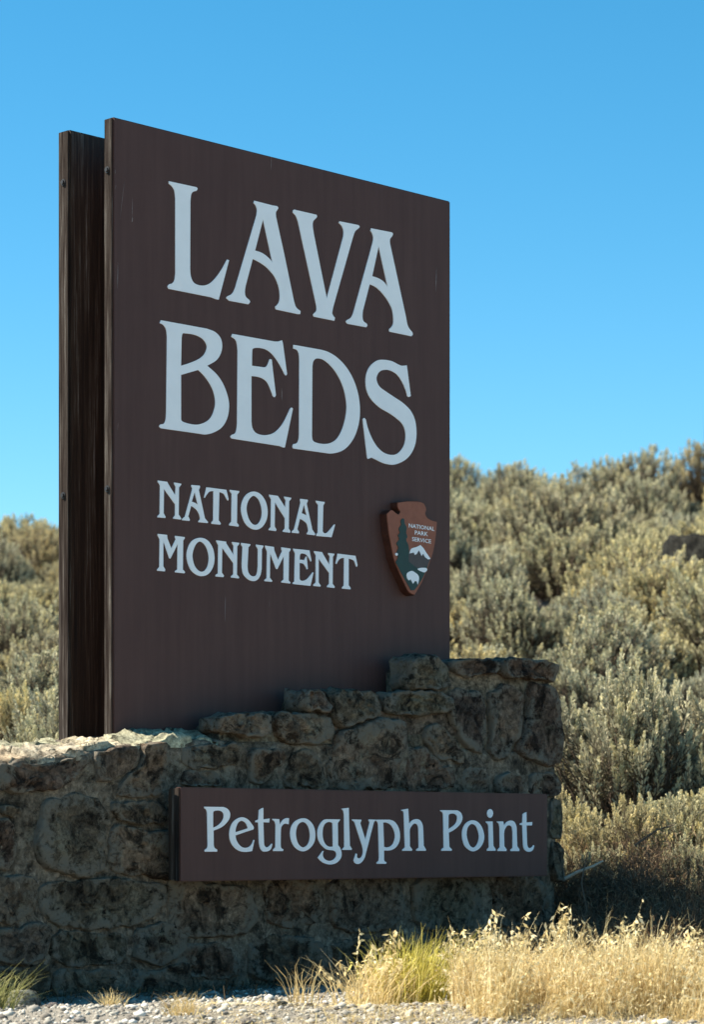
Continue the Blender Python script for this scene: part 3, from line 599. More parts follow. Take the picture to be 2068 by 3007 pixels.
def P(s, ox, oy, sc): return [loc(ox + p[0]*sc, oy + p[1]*sc, WF) for p in K(s)]
T5 = (0, 2120, 560/1596); C6 = (480, 1880, 1220/1596); C8 = (540, 2060, 660/1596)
STONES = [
 (T5, '-60,360 120,345 270,352 420,335 600,300 715,275 735,330 690,410 560,500 470,560 180,590 -60,570'),
 (T5, '778,252 900,232 1130,185 1155,260 1115,395 1000,455 900,492 805,492'),
 (T5, '1175,185 1300,165 1388,160 1392,330 1378,500 1330,625 1100,632 945,598 1020,490 1150,400 1195,270'),
 (T5, '350,665 450,625 560,605 700,605 825,645 875,725 895,900 860,1100 870,1250 740,1300 560,1280 390,1225 300,1150 280,950 335,820'),
 (T5, '925,660 1100,662 1330,682 1400,700 1400,850 1180,855 1000,828 925,760'),
 (T5, '935,855 1150,895 1420,895 1420,1330 1180,1285 935,1250 900,1120'),
 (T5, '-80,800 60,805 120,855 130,1000 122,1200 -80,1240'),
 (T5, '10,690 150,700 182,765 145,825 60,780 0,760'),
 (T5, '-80,1290 150,1285 280,1295 315,1400 295,1590 120,1690 -80,1690'),
 (T5, '345,1335 600,1325 880,1300 1200,1330 1420,1360 1400,1480 1200,1690 800,1740 420,1690 335,1560'),
 (T5, '-80,1720 130,1720 320,1640 400,1740 390,1960 150,2020 -80,2010'),
 (T5, '440,1740 800,1780 1050,1760 1080,1900 1000,2030 600,2050 430,1990'),
 (T5, '-80,2050 160,2050 380,2010 420,2130 400,2300 -80,2300'),
 (T5, '450,2050 700,2080 1000,2060 1060,2180 1040,2320 460,2320'),
 (T5, '1100,1760 1300,1660 1480,1700 1560,1800 1540,1960 1300,2040 1120,2000'),
 (T5, '1100,2050 1320,2070 1560,2000 1600,2150 1580,2320 1100,2320'),
 # under the steps and round the end of the wall
 (C6, '1012,330 1060,312 1110,370 1160,430 1150,478 1050,448 1012,390'),
 (C6, '1112,185 1225,200 1245,300 1235,430 1180,430 1122,335 1104,255'),
 (C6, '1250,200 1320,165 1385,215 1385,290 1365,380 1312,462 1250,445 1262,330'),
 (C6, '1402,172 1490,168 1522,250 1534,360 1534,468 1482,490 1380,448 1362,415 1402,300'),
 (C6, '685,345 830,298 915,305 932,400 900,500 892,572 640,575 634,470 662,390'),
 (C6, '945,420 1000,400 1055,470 1115,495 1112,575 915,580'),
 (C8, '445,345 600,335 700,338 715,400 640,500 560,590 485,595 448,500'),
 (C8, '765,375 850,338 955,385 1000,480 1000,605 725,605 700,545'),
 (C8, '-15,315 200,300 395,305 420,335 400,425 250,462 80,475 -15,455'),
 (C8, '-15,500 100,490 220,495 285,600 -15,610'),
 (C6, '1140,500 1200,480 1255,520 1258,585 1140,590'),
 (C6, '1272,525 1330,505 1388,535 1390,590 1272,590'),
 (C6, '1404,505 1515,508 1522,600 1404,600'),
 (C6, '1486,612 1528,610 1530,760 1486,760'),
 (C6, '1486,775 1530,775 1532,930 1486,925'),
 (C6, '10,880 150,935 330,945 362,1055 300,1140 30,1140'),
 (C6, '385,900 480,900 592,935 602,1075 480,1112 388,1075'),
 (C6, '622,905 900,905 928,1050 850,1122 642,1112'),
 (C6, '950,905 1180,905 1228,1020 1180,1112 962,1112'),
 (C6, '1255,905 1450,905 1485,1020 1450,1102 1280,1102'),
 (C6, '40,1165 250,1165 298,1300 40,1300'), (C6, '330,1135 615,1142 632,1310 330,1310'), (C6, '655,1150 955,1142 985,1310 655,1310'),
 (C6, '1005,1142 1255,1132 1290,1310 1015,1310'), (C6, '1305,1130 1500,1122 1525,1310 1315,1310'),
]
rs = random.Random(5)
for i, (cr, s) in enumerate(STONES):
    poly = P(s, *cr)
    link('stone', stone_mesh(poly, 11 + i * 7, rs.uniform(.006, .022), .05, front3d, 1.25), M['stone'], wall)
# stones continuing to the left of the picture
for i in range(8):
    uu = ul - .28 - .32 * (i % 4); zz = .12 + .46 * (i // 4) + rs.uniform(-.03, .03)
    poly = [(uu + rs.uniform(.11, .14) * math.cos(a), zz + rs.uniform(.17, .2) * math.sin(a)) for a in np.linspace(0, 2*math.pi, 8, endpoint=False)]
    link('stone', stone_mesh(poly, 900 + i, .03, .05, front3d, 1.1), M['stone'], wall)
# step stones: full blocks spanning the depth of the wall, seen from their front
BLOCKS = [
 (C6, '130,284 250,278 400,280 402,360 330,375 200,355 128,345', WF - .03), (C6, '415,280 560,280 628,290 648,350 640,385 560,392 440,385', WF - .03),
 (C6, '462,192 620,190 640,260 600,272 458,266', WF - .03), (C6, '650,192 830,196 838,280 720,330 668,330 655,270', WF - .03), (C6, '850,196 1100,197 1098,278 1000,288 855,285', WF - .03),
 (C6, '888,57 980,58 1062,66 1092,100 1098,188 990,188 872,184', WF - .03), (C6, '1112,72 1200,70 1288,78 1288,128 1150,140 1112,112', WF + .02), (C6, '1300,66 1440,74 1500,95 1512,128 1500,155 1440,150 1300,136', WF + .02),
]
for i, (cr, s, dep) in enumerate(BLOCKS):
    poly = P(s, *cr)
    if i in (0, 2, 5):
        hi = max(p[0] for p in poly); lo_ = min(p[0] for p in poly); k = (hi - lo_ - .125) / (hi - lo_)
        poly = [(hi - (hi - p[0]) * k, p[1]) for p in poly]
    link('capstone', stone_mesh(poly, 401 + i * 5, .022, dep - .06, front3d, 2.0), M['stone'], wall)
# pale flat capstones lying on the low left part, tilted a little to the road
def topcap(u0, u1, w0, w1, seed):
    rnd = random.Random(seed)
    def to3(x, y, h):
        return (x, -y, top_of(x) + -.006 + .044 * min(1.0, (WF - y) / .2) + h)
    k = 5; poly = []
    for t in np.linspace(0, 1, k, endpoint=False): poly.append((u0 + (u1 - u0) * t, w1 + rnd.uniform(-.03, .006)))
    for t in np.linspace(0, 1, 3, endpoint=False): poly.append((u1 + rnd.uniform(-.01, .01), w1 + (w0 - w1) * t))
    for t in np.linspace(0, 1, k, endpoint=False): poly.append((u1 + (u0 - u1) * t, w0 + rnd.uniform(-.02, .02)))
    for t in np.linspace(0, 1, 3, endpoint=False): poly.append((u0 + rnd.uniform(-.01, .01), w0 + (w1 - w0) * t))
    poly = [(p[0], p[1]) for p in poly]
    me = stone_mesh(poly, seed, .010, .03, to3, 2.3, .018)
    me.flip_normals()
    return me
us = [ul - 1.5, ul - 1.05, ul - .62, ul - .2, ul + .18, ul + .46, ul + .74, b1u0 + .12]
for i in range(len(us) - 1):
    u0, u1 = us[i] + .008, us[i + 1] - .008
    link('capstone', topcap(u0, u1, .025, WF - .002, 600 + i), M['cap'], wall)
    link('capstone', topcap(u0 + .1, u1 + .07, -.48, -.46 + .0 + .05 if u1 > -.1 else .04, 650 + i), M['cap'], wall) if u1 < -.12 else None

# ------------------------------------------------------------------ name board on the wall
board = empty('name_board', (P0.x, P0.y, 0), TH)
tag(board, 'long brown board reading Petroglyph Point fixed to the front of the stone wall', 'sign')
BW = WF + .155
TL, TR, BR, BL = (loc(527, 2309.6, BW), loc(1607.5, 2331, BW), loc(1609, 2571.8, BW), loc(531, 2587, BW))
bt = (TL[1] + TR[1]) / 2; bb = (BL[1] + BR[1]) / 2; bu0 = (TL[0] + BL[0]) / 2; bu1 = (TR[0] + BR[0]) / 2
face = link('face_board', box_mesh('face_board', bu0, bu1, BW - .034, BW, bb, bt, .004), M['board'], board)
link('backing_board', box_mesh('backing_board', bu0 + .004, bu1 - .004, BW - .088, BW - .036, bb + .004, bt - .004, .005), M['timber'], board)
link('end_shade', box_mesh('end_shade', bu0 - .005, bu0 + .0005, BW - .032, BW - .003, bb + .003, bt - .003, .001), M['edge'], board)  # thin dark strip added to paint the board's sunlit end as shaded
for uu in (bu0 + .25, bu1 - .25):
    link('mounting_batten', box_mesh('mounting_batten', uu - .04, uu + .04, WF - .02, BW - .089, bb + .03, bt - .03, .003), M['timber'], board)
for sp in LETTERS_BOARD: glyph(sp, BW, .004, 'letter', face, M['white'])

# ------------------------------------------------------------------ plants: vectorised blade and leaf builders
def unit(a): return a / np.maximum(np.linalg.norm(a, axis=-1, keepdims=True), 1e-9)
def add_tone(me, tone_per_face, per_face):
    at = me.attributes.new('tone', 'FLOAT', 'FACE')
    at.data.foreach_set('value', np.asarray(tone_per_face, np.float32))

def sage_arrays(seed, n_sprig, n_leaf, rx=.5, hz=.74, leaf=.024, width=.0065, spike=.17, fat=.026, fill=5000):
    r = np.random.default_rng(seed)
    nb = 11
    baz = np.arange(nb) * 2.4 + r.normal(0, .3, nb); bel = np.linspace(.12, .97, nb)[r.permutation(nb)]
    bc = np.stack([np.sqrt(1-bel**2)*np.cos(baz), np.sqrt(1-bel**2)*np.sin(baz), bel], 1)
    which = r.integers(0, nb, n_sprig)
    dr = unit(bc[which] + r.normal(0, .30, (n_sprig, 3))); dr[:, 2] = np.abs(dr[:, 2])
    lumpv = r.uniform(.76, 1.1, nb); lump = lumpv[which]
    dev = np.linalg.norm(dr - bc[which], axis=1)
    rad = lump * (1.0 - .28 * dev) * r.uniform(.86, 1.04, n_sprig)
    tip = np.stack([rx*rad*dr[:, 0], rx*rad*dr[:, 1], hz*rad*(.16 + .84*dr[:, 2])], 1)
    outw = unit(tip * np.array([1, 1, .3]))
    axis = unit(outw * r.uniform(.2, .7, (n_sprig, 1)) + np.array([0, 0, 1.0]) + r.normal(0, .16, (n_sprig, 3)))
    L = spike * r.uniform(.55, 1.3, n_sprig); L[r.random(n_sprig) < .05] *= 1.35
    t = r.uniform(0, 1, (n_sprig, n_leaf)) ** .9
    pos = tip[:, None, :] - axis[:, None, :] * (L[:, None] * (1 - t))[:, :, None]
    ang = r.uniform(0, 2*np.pi, (n_sprig, n_leaf))
    e1 = unit(np.cross(axis, np.array([.3, .9, .1]))); e2 = np.cross(axis, e1)
    radial = e1[:, None, :] * np.cos(ang)[:, :, None] + e2[:, None, :] * np.sin(ang)[:, :, None]
    spread = (1.0 - .6 * t)[:, :, None] * r.uniform(.4, 1.3, (n_sprig, n_leaf, 1))
    d = unit(axis[:, None, :] + radial * spread)
    ll = leaf * (1.1 - .45 * t) * r.uniform(.6, 1.25, (n_sprig, n_leaf))
    base = pos + radial * (fat * (1 - t) ** .8 * np.sqrt(r.uniform(0, 1, t.shape)))[:, :, None]
    side = unit(np.cross(d, unit(radial + r.normal(0, .6, radial.shape))))
    w = width * r.uniform(.7, 1.3, (n_sprig, n_leaf, 1))
    end = base + d * ll[:, :, None]
    Q = np.stack([base - side*w*.35, base + side*w*.35, end + side*w*.5, end - side*w*.5], 2).reshape(-1, 4, 3)
    tone = np.clip(.24 + .66 * t + r.normal(0, .13, t.shape) + (r.normal(0, .15, n_sprig))[:, None], 0, 1).reshape(-1)  # pale flower tips, contrast raised to paint lit tips over shaded bases
    # filler leaves deeper inside, coloured dark for interior shade
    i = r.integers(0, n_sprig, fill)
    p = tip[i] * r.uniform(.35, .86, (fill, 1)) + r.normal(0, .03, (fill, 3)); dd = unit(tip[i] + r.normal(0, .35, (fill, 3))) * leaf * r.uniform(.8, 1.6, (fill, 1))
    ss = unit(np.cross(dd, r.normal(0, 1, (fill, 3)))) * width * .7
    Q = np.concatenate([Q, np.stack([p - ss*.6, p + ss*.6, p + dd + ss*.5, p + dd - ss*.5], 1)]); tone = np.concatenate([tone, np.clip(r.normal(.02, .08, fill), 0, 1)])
    root = tip * np.array([.10, .10, 0]) + r.normal(0, .02, (n_sprig, 3)); root[:, 2] = -.06
    low = tip - axis * L[:, None]
    mid = root + (low - root) * .55 + r.normal(0, .04, (n_sprig, 3)) - np.array([0, 0, .05])
    chain = np.stack([root, mid, low, tip - axis * L[:, None] * .12], 1)
    rr = np.array([.0085, .0055, .0035, .0012])
    return Q, tone, chain, rr
def tubes(chain, rr, k=3):
    n, m, _ = chain.shape
    tang = unit(np.gradient(chain, axis=1))
    e1 = unit(np.cross(tang, np.array([.31, .2, .93]))); e2 = np.cross(tang, e1)
    a = np.arange(k) * 2*np.pi/k
    ring = chain[:, :, None, :] + rr[None, :, None, None] * (e1[:, :, None, :] * np.cos(a)[None, None, :, None] + e2[:, :, None, :] * np.sin(a)[None, None, :, None])
    V = ring.reshape(-1, 3)
    idx = np.arange(n*m*k).reshape(n, m, k)
    F = np.stack([idx[:, :-1, :], np.roll(idx, -1, 2)[:, :-1, :], np.roll(idx, -1, 2)[:, 1:, :], idx[:, 1:, :]], -1).reshape(-1, 4)
    return V, F
def make_sage(seed, **kw):
    Q, tone, chain, rr = sage_arrays(seed, **kw)
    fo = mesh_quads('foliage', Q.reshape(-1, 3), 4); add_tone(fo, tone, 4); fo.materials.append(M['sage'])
    V, Fq = tubes(chain, rr)
    st = mesh_quads('stems', V, 4, faces=Fq); st.materials.append(M['twig'])
    return fo, st
def make_dead(seed, n=520, rx=.5, hz=.55):
    r = np.random.default_rng(seed)
    az = r.uniform(0, 2*np.pi, n); ce = r.uniform(0, 1, n) ** .8; se = np.sqrt(1 - ce**2); rad = r.uniform(.45, 1.05, n)
    tip = np.stack([rx*rad*se*np.cos(az), rx*rad*se*np.sin(az), hz*rad*(.1 + .9*ce)], 1)
    root = r.normal(0, .07, (n, 3)); root[:, 2] = -.03
    m1 = root + (tip - root) * .35 + r.normal(0, .05, (n, 3)); m2 = root + (tip - root) * .7 + r.normal(0, .05, (n, 3))
    V, Fq = tubes(np.stack([root, m1, m2, tip], 1), np.array([.006, .004, .0025, .001]))
    st = mesh_quads('stems', V, 4, faces=Fq); st.materials.append(M['twig'])
    k = 9000
    i = r.integers(0, n, k); tt = r.uniform(.4, 1.05, (k, 1))
    p = root[i] + (tip[i] - root[i]) * tt + r.normal(0, .03, (k, 3)); d = unit(tip[i] - root[i] + r.normal(0, .6, (k, 3))) * r.uniform(.02, .07, (k, 1))
    s = unit(np.cross(d, r.normal(0, 1, (k, 3)))) * r.uniform(.0012, .003, (k, 1))
    Q = np.stack([p - s, p + s, p + d + s*.4, p + d - s*.4], 1)
    fo = mesh_quads('dry_twigs', Q.reshape(-1, 3), 4); add_tone(fo, r.uniform(0, 1, k), 4); fo.materials.append(M['deadleaf'])
    return fo, st

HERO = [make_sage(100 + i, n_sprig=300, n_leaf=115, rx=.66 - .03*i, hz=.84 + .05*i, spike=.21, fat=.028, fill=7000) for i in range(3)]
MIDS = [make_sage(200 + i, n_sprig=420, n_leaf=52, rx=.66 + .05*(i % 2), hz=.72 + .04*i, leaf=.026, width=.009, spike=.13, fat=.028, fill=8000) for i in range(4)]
DEAD = [make_dead(300 + i) for i in range(2)]

def put_bush(name, protos, x, y, s, rz, label, group, sz=1.0, dz=0.0):
    fo, st = protos
    e = empty(name, (x, y, ground_z(x, y) + dz), rz); e.scale = (s, s, s * sz)
    tag(e, label, 'bush', group)
    link(fo.name.split('.')[0], fo, None, e); link('stems', st, None, e)
    return e

rb = random.Random(21)
def pxw(xd, Y): return (xd * 1.29574 - CX) / FPX * Y        # lateral position of a column of the 1596-wide view at depth Y
near = [  # column, depth, proto, size
 (1110, 16.8, 0, 1.08), (1250, 17.4, 1, 1.0), (1430, 16.2, 2, 1.30), (1600, 16.9, 0, 1.3), (1700, 16.4, 1, 1.2), (1180, 15.6, 1, .66),
 (1345, 14.6, 0, .62), (1430, 14.9, 1, .70), (1300, 15.2, 2, .62), (1570, 14.4, 2, .52), (1530, 15.2, 0, .80), (1640, 15.2, 1, .8),
 (40, 15.4, 1, .9), (100, 16.4, 2, 1.0), (-40, 15.8, 0, 1.0), (60, 17.6, 0, 1.1), (160, 17.2, 1, 1.0), (-60, 14.4, 2, .7)]
for i, (xd, Y, k, s) in enumerate(near):
    right = xd > 800
    lab = ('pale yellow-tipped sagebrush growing just behind the end of the stone wall' if right else 'pale yellow-tipped sagebrush growing behind the low end of the wall beside the dark back panel')
    if right and s >= 1.2: lab = 'big silvery sagebrush with tall feathery plumes behind the end of the stone wall'
    if right and 15.0 <= Y < 15.8: lab = 'low bushy sagebrush tucked between the wall end and the big silvery sagebrush'
    if right and Y < 15.0: lab = 'small low sagebrush crowding the end of the stone wall above the dead brush'
    put_bush('sagebrush', HERO[k], pxw(xd, Y), Y, s, rb.uniform(0, 6.28), lab, 'sagebrush close behind the wall', rb.uniform(.9, 1.1))
for i, (xd, Y, s) in enumerate([(1330, 14.1, .75), (1440, 13.9, .85), (1545, 13.8, .8), (1640, 13.9, .9), (1480, 14.5, .9), (1280, 14.6, .7), (1345, 13.0, .7), (1450, 12.7, .75), (1560, 12.5, .8), (1640, 12.2, .8), (1400, 12.1, .55), (1510, 11.9, .55)]):
    put_bush('dead_brush', DEAD[i % 2], pxw(xd, Y), Y, s, rb.uniform(0, 6.28), 'brown tangled dead brush low between the wall end and the dry grass', 'dead brush by the wall end')
placed = [(pxw(a, b_), b_) for a, b_, *_ in near]
Y = 17.6
nb = 0
while Y < 46:
    half = .135 * Y + 2.3
    sp = 1.42 + .014 * (Y - 17)
    x = -half + rb.uniform(0, sp)
    while x < half:
        xx = x + rb.uniform(-.3, .3) * sp; yy = Y + rb.uniform(-.38, .38) * sp
        x += sp
        if min((xx - a) ** 2 + (yy - b_) ** 2 for a, b_ in placed) < 1.05: continue
        colpx = (xx / yy * FPX + CX) / 1.29574
        if 300 < colpx < 900 and rb.random() < .35: continue        # thinner where the panel hides the slope
        if 1490 < colpx < 1700 and 24.6 < yy < 27.2: continue        # room for the lava ledge
        zone = 'skyline' if yy > 37 else ('upper' if yy > 27 else 'lower')
        lab = {'skyline': 'grey-green sagebrush standing along the skyline of the hill behind the sign',
               'upper': 'dusty sagebrush on the upper slope of the hill behind the sign',
               'lower': 'dusty sagebrush on the lower slope of the hill behind the sign'}[zone]
        bs = rb.choice((rb.uniform(.7, 1.0), rb.uniform(1.0, 1.3), rb.uniform(1.2, 1.6)))
        lab = ('broad ' if bs > 1.2 else 'small ' if bs < .88 else '') + lab
        put_bush('sagebrush', MIDS[rb.randrange(4)], xx, yy, bs, rb.uniform(0, 6.28), lab, 'sagebrush on the ' + zone + ' hillside', rb.uniform(.85, 1.15))
        placed.append((xx, yy)); nb += 1
    Y += sp * .92
for k in range(1600):
    yy = rb.uniform(15.5, 44); xx = rb.uniform(-1, 1) * (.135 * yy + 1.0)
    colpx = (xx / yy * FPX + CX) / 1.29574
    if 180 < colpx < 960 or (xx < 1.6 and yy < 17 and xx > -2.3): continue
    if 1490 < colpx < 1700 and 24.6 < yy < 27.2: continue
    if min((xx - a) ** 2 + (yy - b_) ** 2 for a, b_ in placed) < .62: continue
    put_bush('sagebrush', MIDS[rb.randrange(4)], xx, yy, rb.uniform(.45, .75), rb.uniform(0, 6.28), 'small sagebrush filling a gap between bigger bushes on the hillside', 'small gap-filling sagebrush', rb.uniform(.8, 1.1))
    placed.append((xx, yy)); nb += 1
print('bushes', nb)

# lava ledge half way up the slope
def lump_rock(name, loc3, sx, sy, sz, seed, mat, flat=0.0, sub=4):
    bm = bmesh.new(); bmesh.ops.create_icosphere(bm, subdivisions=sub, radius=1)
    for v in bm.verts:
        p = v.co.copy(); q = p * 1.3 + Vector((seed * 5.1, seed, 0))
        d = 1 + .22 * noise.noise(q) + .10 * noise.noise(q * 2.7) + .05 * noise.noise(q * 6)
        p *= d
        if flat: p.z = max(-.75, min(flat + .12 * noise.noise(q * 2), p.z))
        v.co = Vector((p.x * sx, p.y * sy, p.z * sz))
    me = bpy.data.meshes.new(name); bm.to_mesh(me); bm.free()
    me.polygons.foreach_set('use_smooth', [True] * len(me.polygons)); me.materials.append(mat)
    o = link(name, me); o.location = loc3
    return o
yl = 26.5; xl = pxw(1600, yl)
zl_ = EYE + (1890 - 1195) / 6000 * yl
e = lump_rock('lava_ledge', (xl + .1, yl + .25, zl_ - .36), .60, .55, .62, 3, M['rock'], .52); tag(e, 'lava rock outcrop, coloured dark for ledge shade, half hidden among the hillside sagebrush', 'rock')
for xd, yy, sc_ in ((1160, 24.0, 1.05), (1478, 25.3, 1.2), (1548, 24.9, 1.25), (1625, 25.1, 1.3), (1690, 25.4, 1.3), (1600, 27.6, 1.0), (1520, 27.9, 1.05), (1680, 27.5, 1.1)):
    put_bush('sagebrush', MIDS[rb.randrange(4)], pxw(xd, yy), yy, sc_, rb.uniform(0, 6.28), 'sagebrush growing round the dark lava outcrop on the hillside', 'sagebrush round the lava outcrop')

# ------------------------------------------------------------------ grass
def blades(r, root, height, lean, width, droop, seg=4, tone=None):
    """root (n,3); lean (n,2) horizontal reach of the tip; droop (n,) how far the tip curls over"""
    n = len(root)
    t = np.linspace(0, 1, seg + 1)[None, :]
    hx = lean[:, 0:1] * t ** 1.6; hy = lean[:, 1:2] * t ** 1.6
    hz_ = height[:, None] * (t * (1 + .5*droop[:, None]) - droop[:, None] * .5 * t**2 - droop[:, None] * .45 * t**4)
    jit = r.normal(0, .004, (n, seg + 1, 3)); jit[:, 0] = 0
    C = np.stack([root[:, 0:1] + hx, root[:, 1:2] + hy, root[:, 2:3] + hz_], 2) + jit
    a = r.uniform(0, np.pi, n); s = np.stack([np.cos(a), np.sin(a), np.zeros(n)], 1)[:, None, :]
    w = width[:, None, None] * (1 - .85 * t ** 1.4)[:, :, None] * .5
    A_ = C - s * w; B_ = C + s * w
    Q = np.stack([A_[:, :-1], B_[:, :-1], B_[:, 1:], A_[:, 1:]], 2).reshape(-1, 4, 3)
    tn = (r.uniform(0, 1, n) if tone is None else tone)[:, None] * np.ones((1, seg))
    return Q, np.clip(tn + r.normal(0, .05, tn.shape), 0, 1).reshape(-1), C
def seedheads(r, C, per=7, size=.012):
    """little drooping spikelets along the last third of each stalk"""
    n, m, _ = C.shape
    i = np.repeat(np.arange(n), per); t = r.uniform(.55, 1.0, n * per) * (m - 1)
    k = np.clip(t.astype(int), 0, m - 2); f = (t - k)[:, None]
    p = C[i, k] * (1 - f) + C[i, k + 1] * f
    d = unit(np.stack([r.normal(.15, .45, n*per), r.normal(0, .45, n*per), r.normal(-.55, .5, n*per)], 1)) * size * r.uniform(.8, 2.2, (n*per, 1))
    s = unit(np.cross(d, r.normal(0, 1, d.shape))) * size * .30 * r.uniform(.6, 1.3, (n*per, 1))
    Q = np.stack([p, p + d*.45 + s, p + d, p + d*.45 - s], 1)
    return Q, r.uniform(.55, 1, n*per)
def gz(xy): return np.array([ground_z(a, b_) for a, b_ in xy])

def grass_thing(name, xd, yY, n, spread, h, reach, width, mat, label, seed, group=None, droop=.5, heads=0, cat='grass', bias=(0, 0), kind=None, tone=None):
    r = np.random.default_rng(seed)
    x0 = pxw(xd, yY); z0 = ground_z(x0, yY)
    rt = r.normal(0, spread, (n, 2)); rt = np.clip(rt, -2.2*spread, 2.2*spread)
    root = np.concatenate([rt, (gz(rt + np.array([x0, yY])) - z0 - .008)[:, None]], 1)
    aa = r.uniform(0, 2*np.pi, n); rc = reach * r.uniform(.15, 1.2, n)
    lean = np.stack([np.cos(aa)*rc + bias[0], np.sin(aa)*rc + bias[1]], 1) + rt * .8
    Q, tn, C = blades(r, root, h * r.uniform(.45, 1.1, n), lean, width * r.uniform(.6, 1.3, n), r.uniform(0, droop, n), 5)
    if tone is not None: tn = np.clip(tn * .5 + tone, 0, 1)
    Vq = [Q]; T = [tn]
    if heads:
        pick = r.choice(n, min(heads, n), replace=False)
        q2, t2 = seedheads(r, C[pick], 11, .019); Vq.append(q2); T.append(t2)
    me = mesh_quads('blades', np.concatenate(Vq).reshape(-1, 3), 4); add_tone(me, np.concatenate(T), 4); me.materials.append(mat)
    if kind:
        o = link(name, me); o.location = (x0, yY, z0); tag(o, label, cat, group, kind); return o
    o = link(name, me); o.location = (x0, yY, z0); tag(o, label, cat, group)
    return o
grass_thing('grass_tuft', 255, 10.55, 90, .022, .085, .05, .0035, M['straw'], 'small yellowish grass tuft on the gravel below the big pitted stone', 1, bias=(-.01, 0), tone=.25)
grass_thing('grass_tuft', 412, 10.05, 130, .03, .10, .07, .0032, M['straw'], 'short straw-coloured grass tuft casting a shadow on the open gravel', 2, tone=.2)
grass_thing('grass_clump', -18, 10.35, 150, .045, .19, .12, .005, M['green'], 'green grass clump with arching blades at the low end of the wall', 3, droop=.9, bias=(.05, 0))
grass_thing('grass_tuft', 690, 10.7, 40, .03, .20, .09, .0045, M['straw'], 'sparse thin dry stems standing alone in the wall shadow', 4, bias=(.03, 0), tone=.1)
grass_thing('grass_clump', 940, 10.75, 620, .075, .33, .10, .0045, M['yellow'], 'bright yellow-green bunch grass clump beside the straw grass', 5, droop=.7, heads=14, bias=(.05, 0))
grass_thing('grass_clump', 850, 10.6, 260, .07, .24, .12, .004, M['straw'], 'leaning straw grass clump with two tall nodding seed heads', 6, droop=.7, heads=20, bias=(.03, 0), tone=.4)
grass_thing('grass_tuft', 805, 9.72, 50, .03, .06, .05, .003, M['straw'], 'tiny dry tuft on the gravel shoulder near the seeding grass', 7, tone=.1)
# tall nodding stalks: each a separate plant
rt_ = np.random.default_rng(77)
for i, (xd, yY, hh, bx) in enumerate([(835, 10.65, .34, .07), (870, 10.75, .36, .03), (1095, 10.7, .40, .04), (1130, 10.8, .42, .10), (1170, 10.7, .36, .04), (1215, 10.8, .44, .06), (1240, 10.6, .42, .03), (1335, 10.7, .40, .10), (1385, 10.6, .44, .05), (1400, 10.7, .46, .03), (1475, 10.6, .36, .08), (1510, 10.6, .38, .06), (1550, 10.5, .36, .05), (1065, 10.6, .36, -.02)]):
    grass_thing('grass_stalk', xd, yY, 9, .022, hh, .03, .0032, M['straw'], 'tall pale grass stalk with nodding seed head above the straw grass', 500 + i, group='seeding grass stalks in front of the wall', droop=.55, heads=9, bias=(bx, 0), tone=.45)
# the dense straw mass in the right foreground
r = np.random.default_rng(9)
n = 13000
xx = r.uniform(pxw(1025, 10.2), pxw(1690, 10.2), n); yy = r.uniform(9.75, 10.95, n)
edge_l = pxw(1035, 10.2) + .10 * np.sin(yy * 9) + .12 * (yy - 10.3)
front_y = 9.88 + .10 * np.sin(xx * 7) + .05 * np.sin(xx * 17 + 1) - .18 * np.clip((xx - .9) / .4, 0, 1)
cl = np.array([noise.noise(Vector((a * 6.5, b_ * 6.5, 2.0))) + .6 * noise.noise(Vector((a * 15, b_ * 15, 5.0))) for a, b_ in zip(xx, yy)])
keep = (xx > edge_l) & (yy > front_y) & (cl + r.normal(0, .12, n) > -.16); xx, yy = xx[keep], yy[keep]; n = len(xx)
X0, Y0 = float(xx.mean()), 10.35
root = np.stack([xx, yy, gz(np.stack([xx, yy], 1)) - .01], 1)
dens = np.clip(.72 + .75 * cl[keep], .35, 1.35)
hh = .34 * dens * r.uniform(.3, 1.22, n) * np.clip((yy - front_y[keep]) / .22 + .45, .45, 1)
aa = r.uniform(0, 2*np.pi, n); rc = r.uniform(.01, .16, n) ** 1.0
Q, tn, C = blades(r, root, hh, np.stack([np.cos(aa)*rc + .02, np.sin(aa)*rc], 1), r.uniform(.002, .0042, n), r.uniform(.2, 1.25, n), 5)
pick = r.choice(n, 2400, replace=False)
q2, t2 = seedheads(r, C[pick], 5, .012)
me = mesh_quads('dry_grass', (np.concatenate([Q, q2]) - np.array([X0, Y0, 0])).reshape(-1, 3), 4); add_tone(me, np.concatenate([tn, t2]), 4); me.materials.append(M['straw'])
o = link('dry_grass', me); o.location = (X0, Y0, 0); tag(o, 'dense golden straw grass mass on the gravel before the wall end', 'grass', kind='stuff')
n = 420
xx = r.uniform(.05, 1.45, n); yy = 9.95 - np.abs(r.normal(0, .16, n)); ok = yy > 9.4; xx, yy = xx[ok], yy[ok]; n = len(xx)
aa = r.uniform(0, 2*np.pi, n); rc = r.uniform(.02, .09, n)
Q, tn, C = blades(r, np.stack([xx, yy, gz(np.stack([xx, yy], 1)) - .005], 1), r.uniform(.03, .13, n), np.stack([np.cos(aa)*rc, np.sin(aa)*rc], 1), r.uniform(.0018, .0035, n), r.uniform(.3, 1.4, n), 5)
me = mesh_quads('loose_straw', Q.reshape(-1, 3), 4); add_tone(me, tn, 4); me.materials.append(M['straw'])
tag(link('loose_straw', me), 'thin loose straw stems straggling onto the gravel in front of the straw mass', 'grass', kind='stuff')
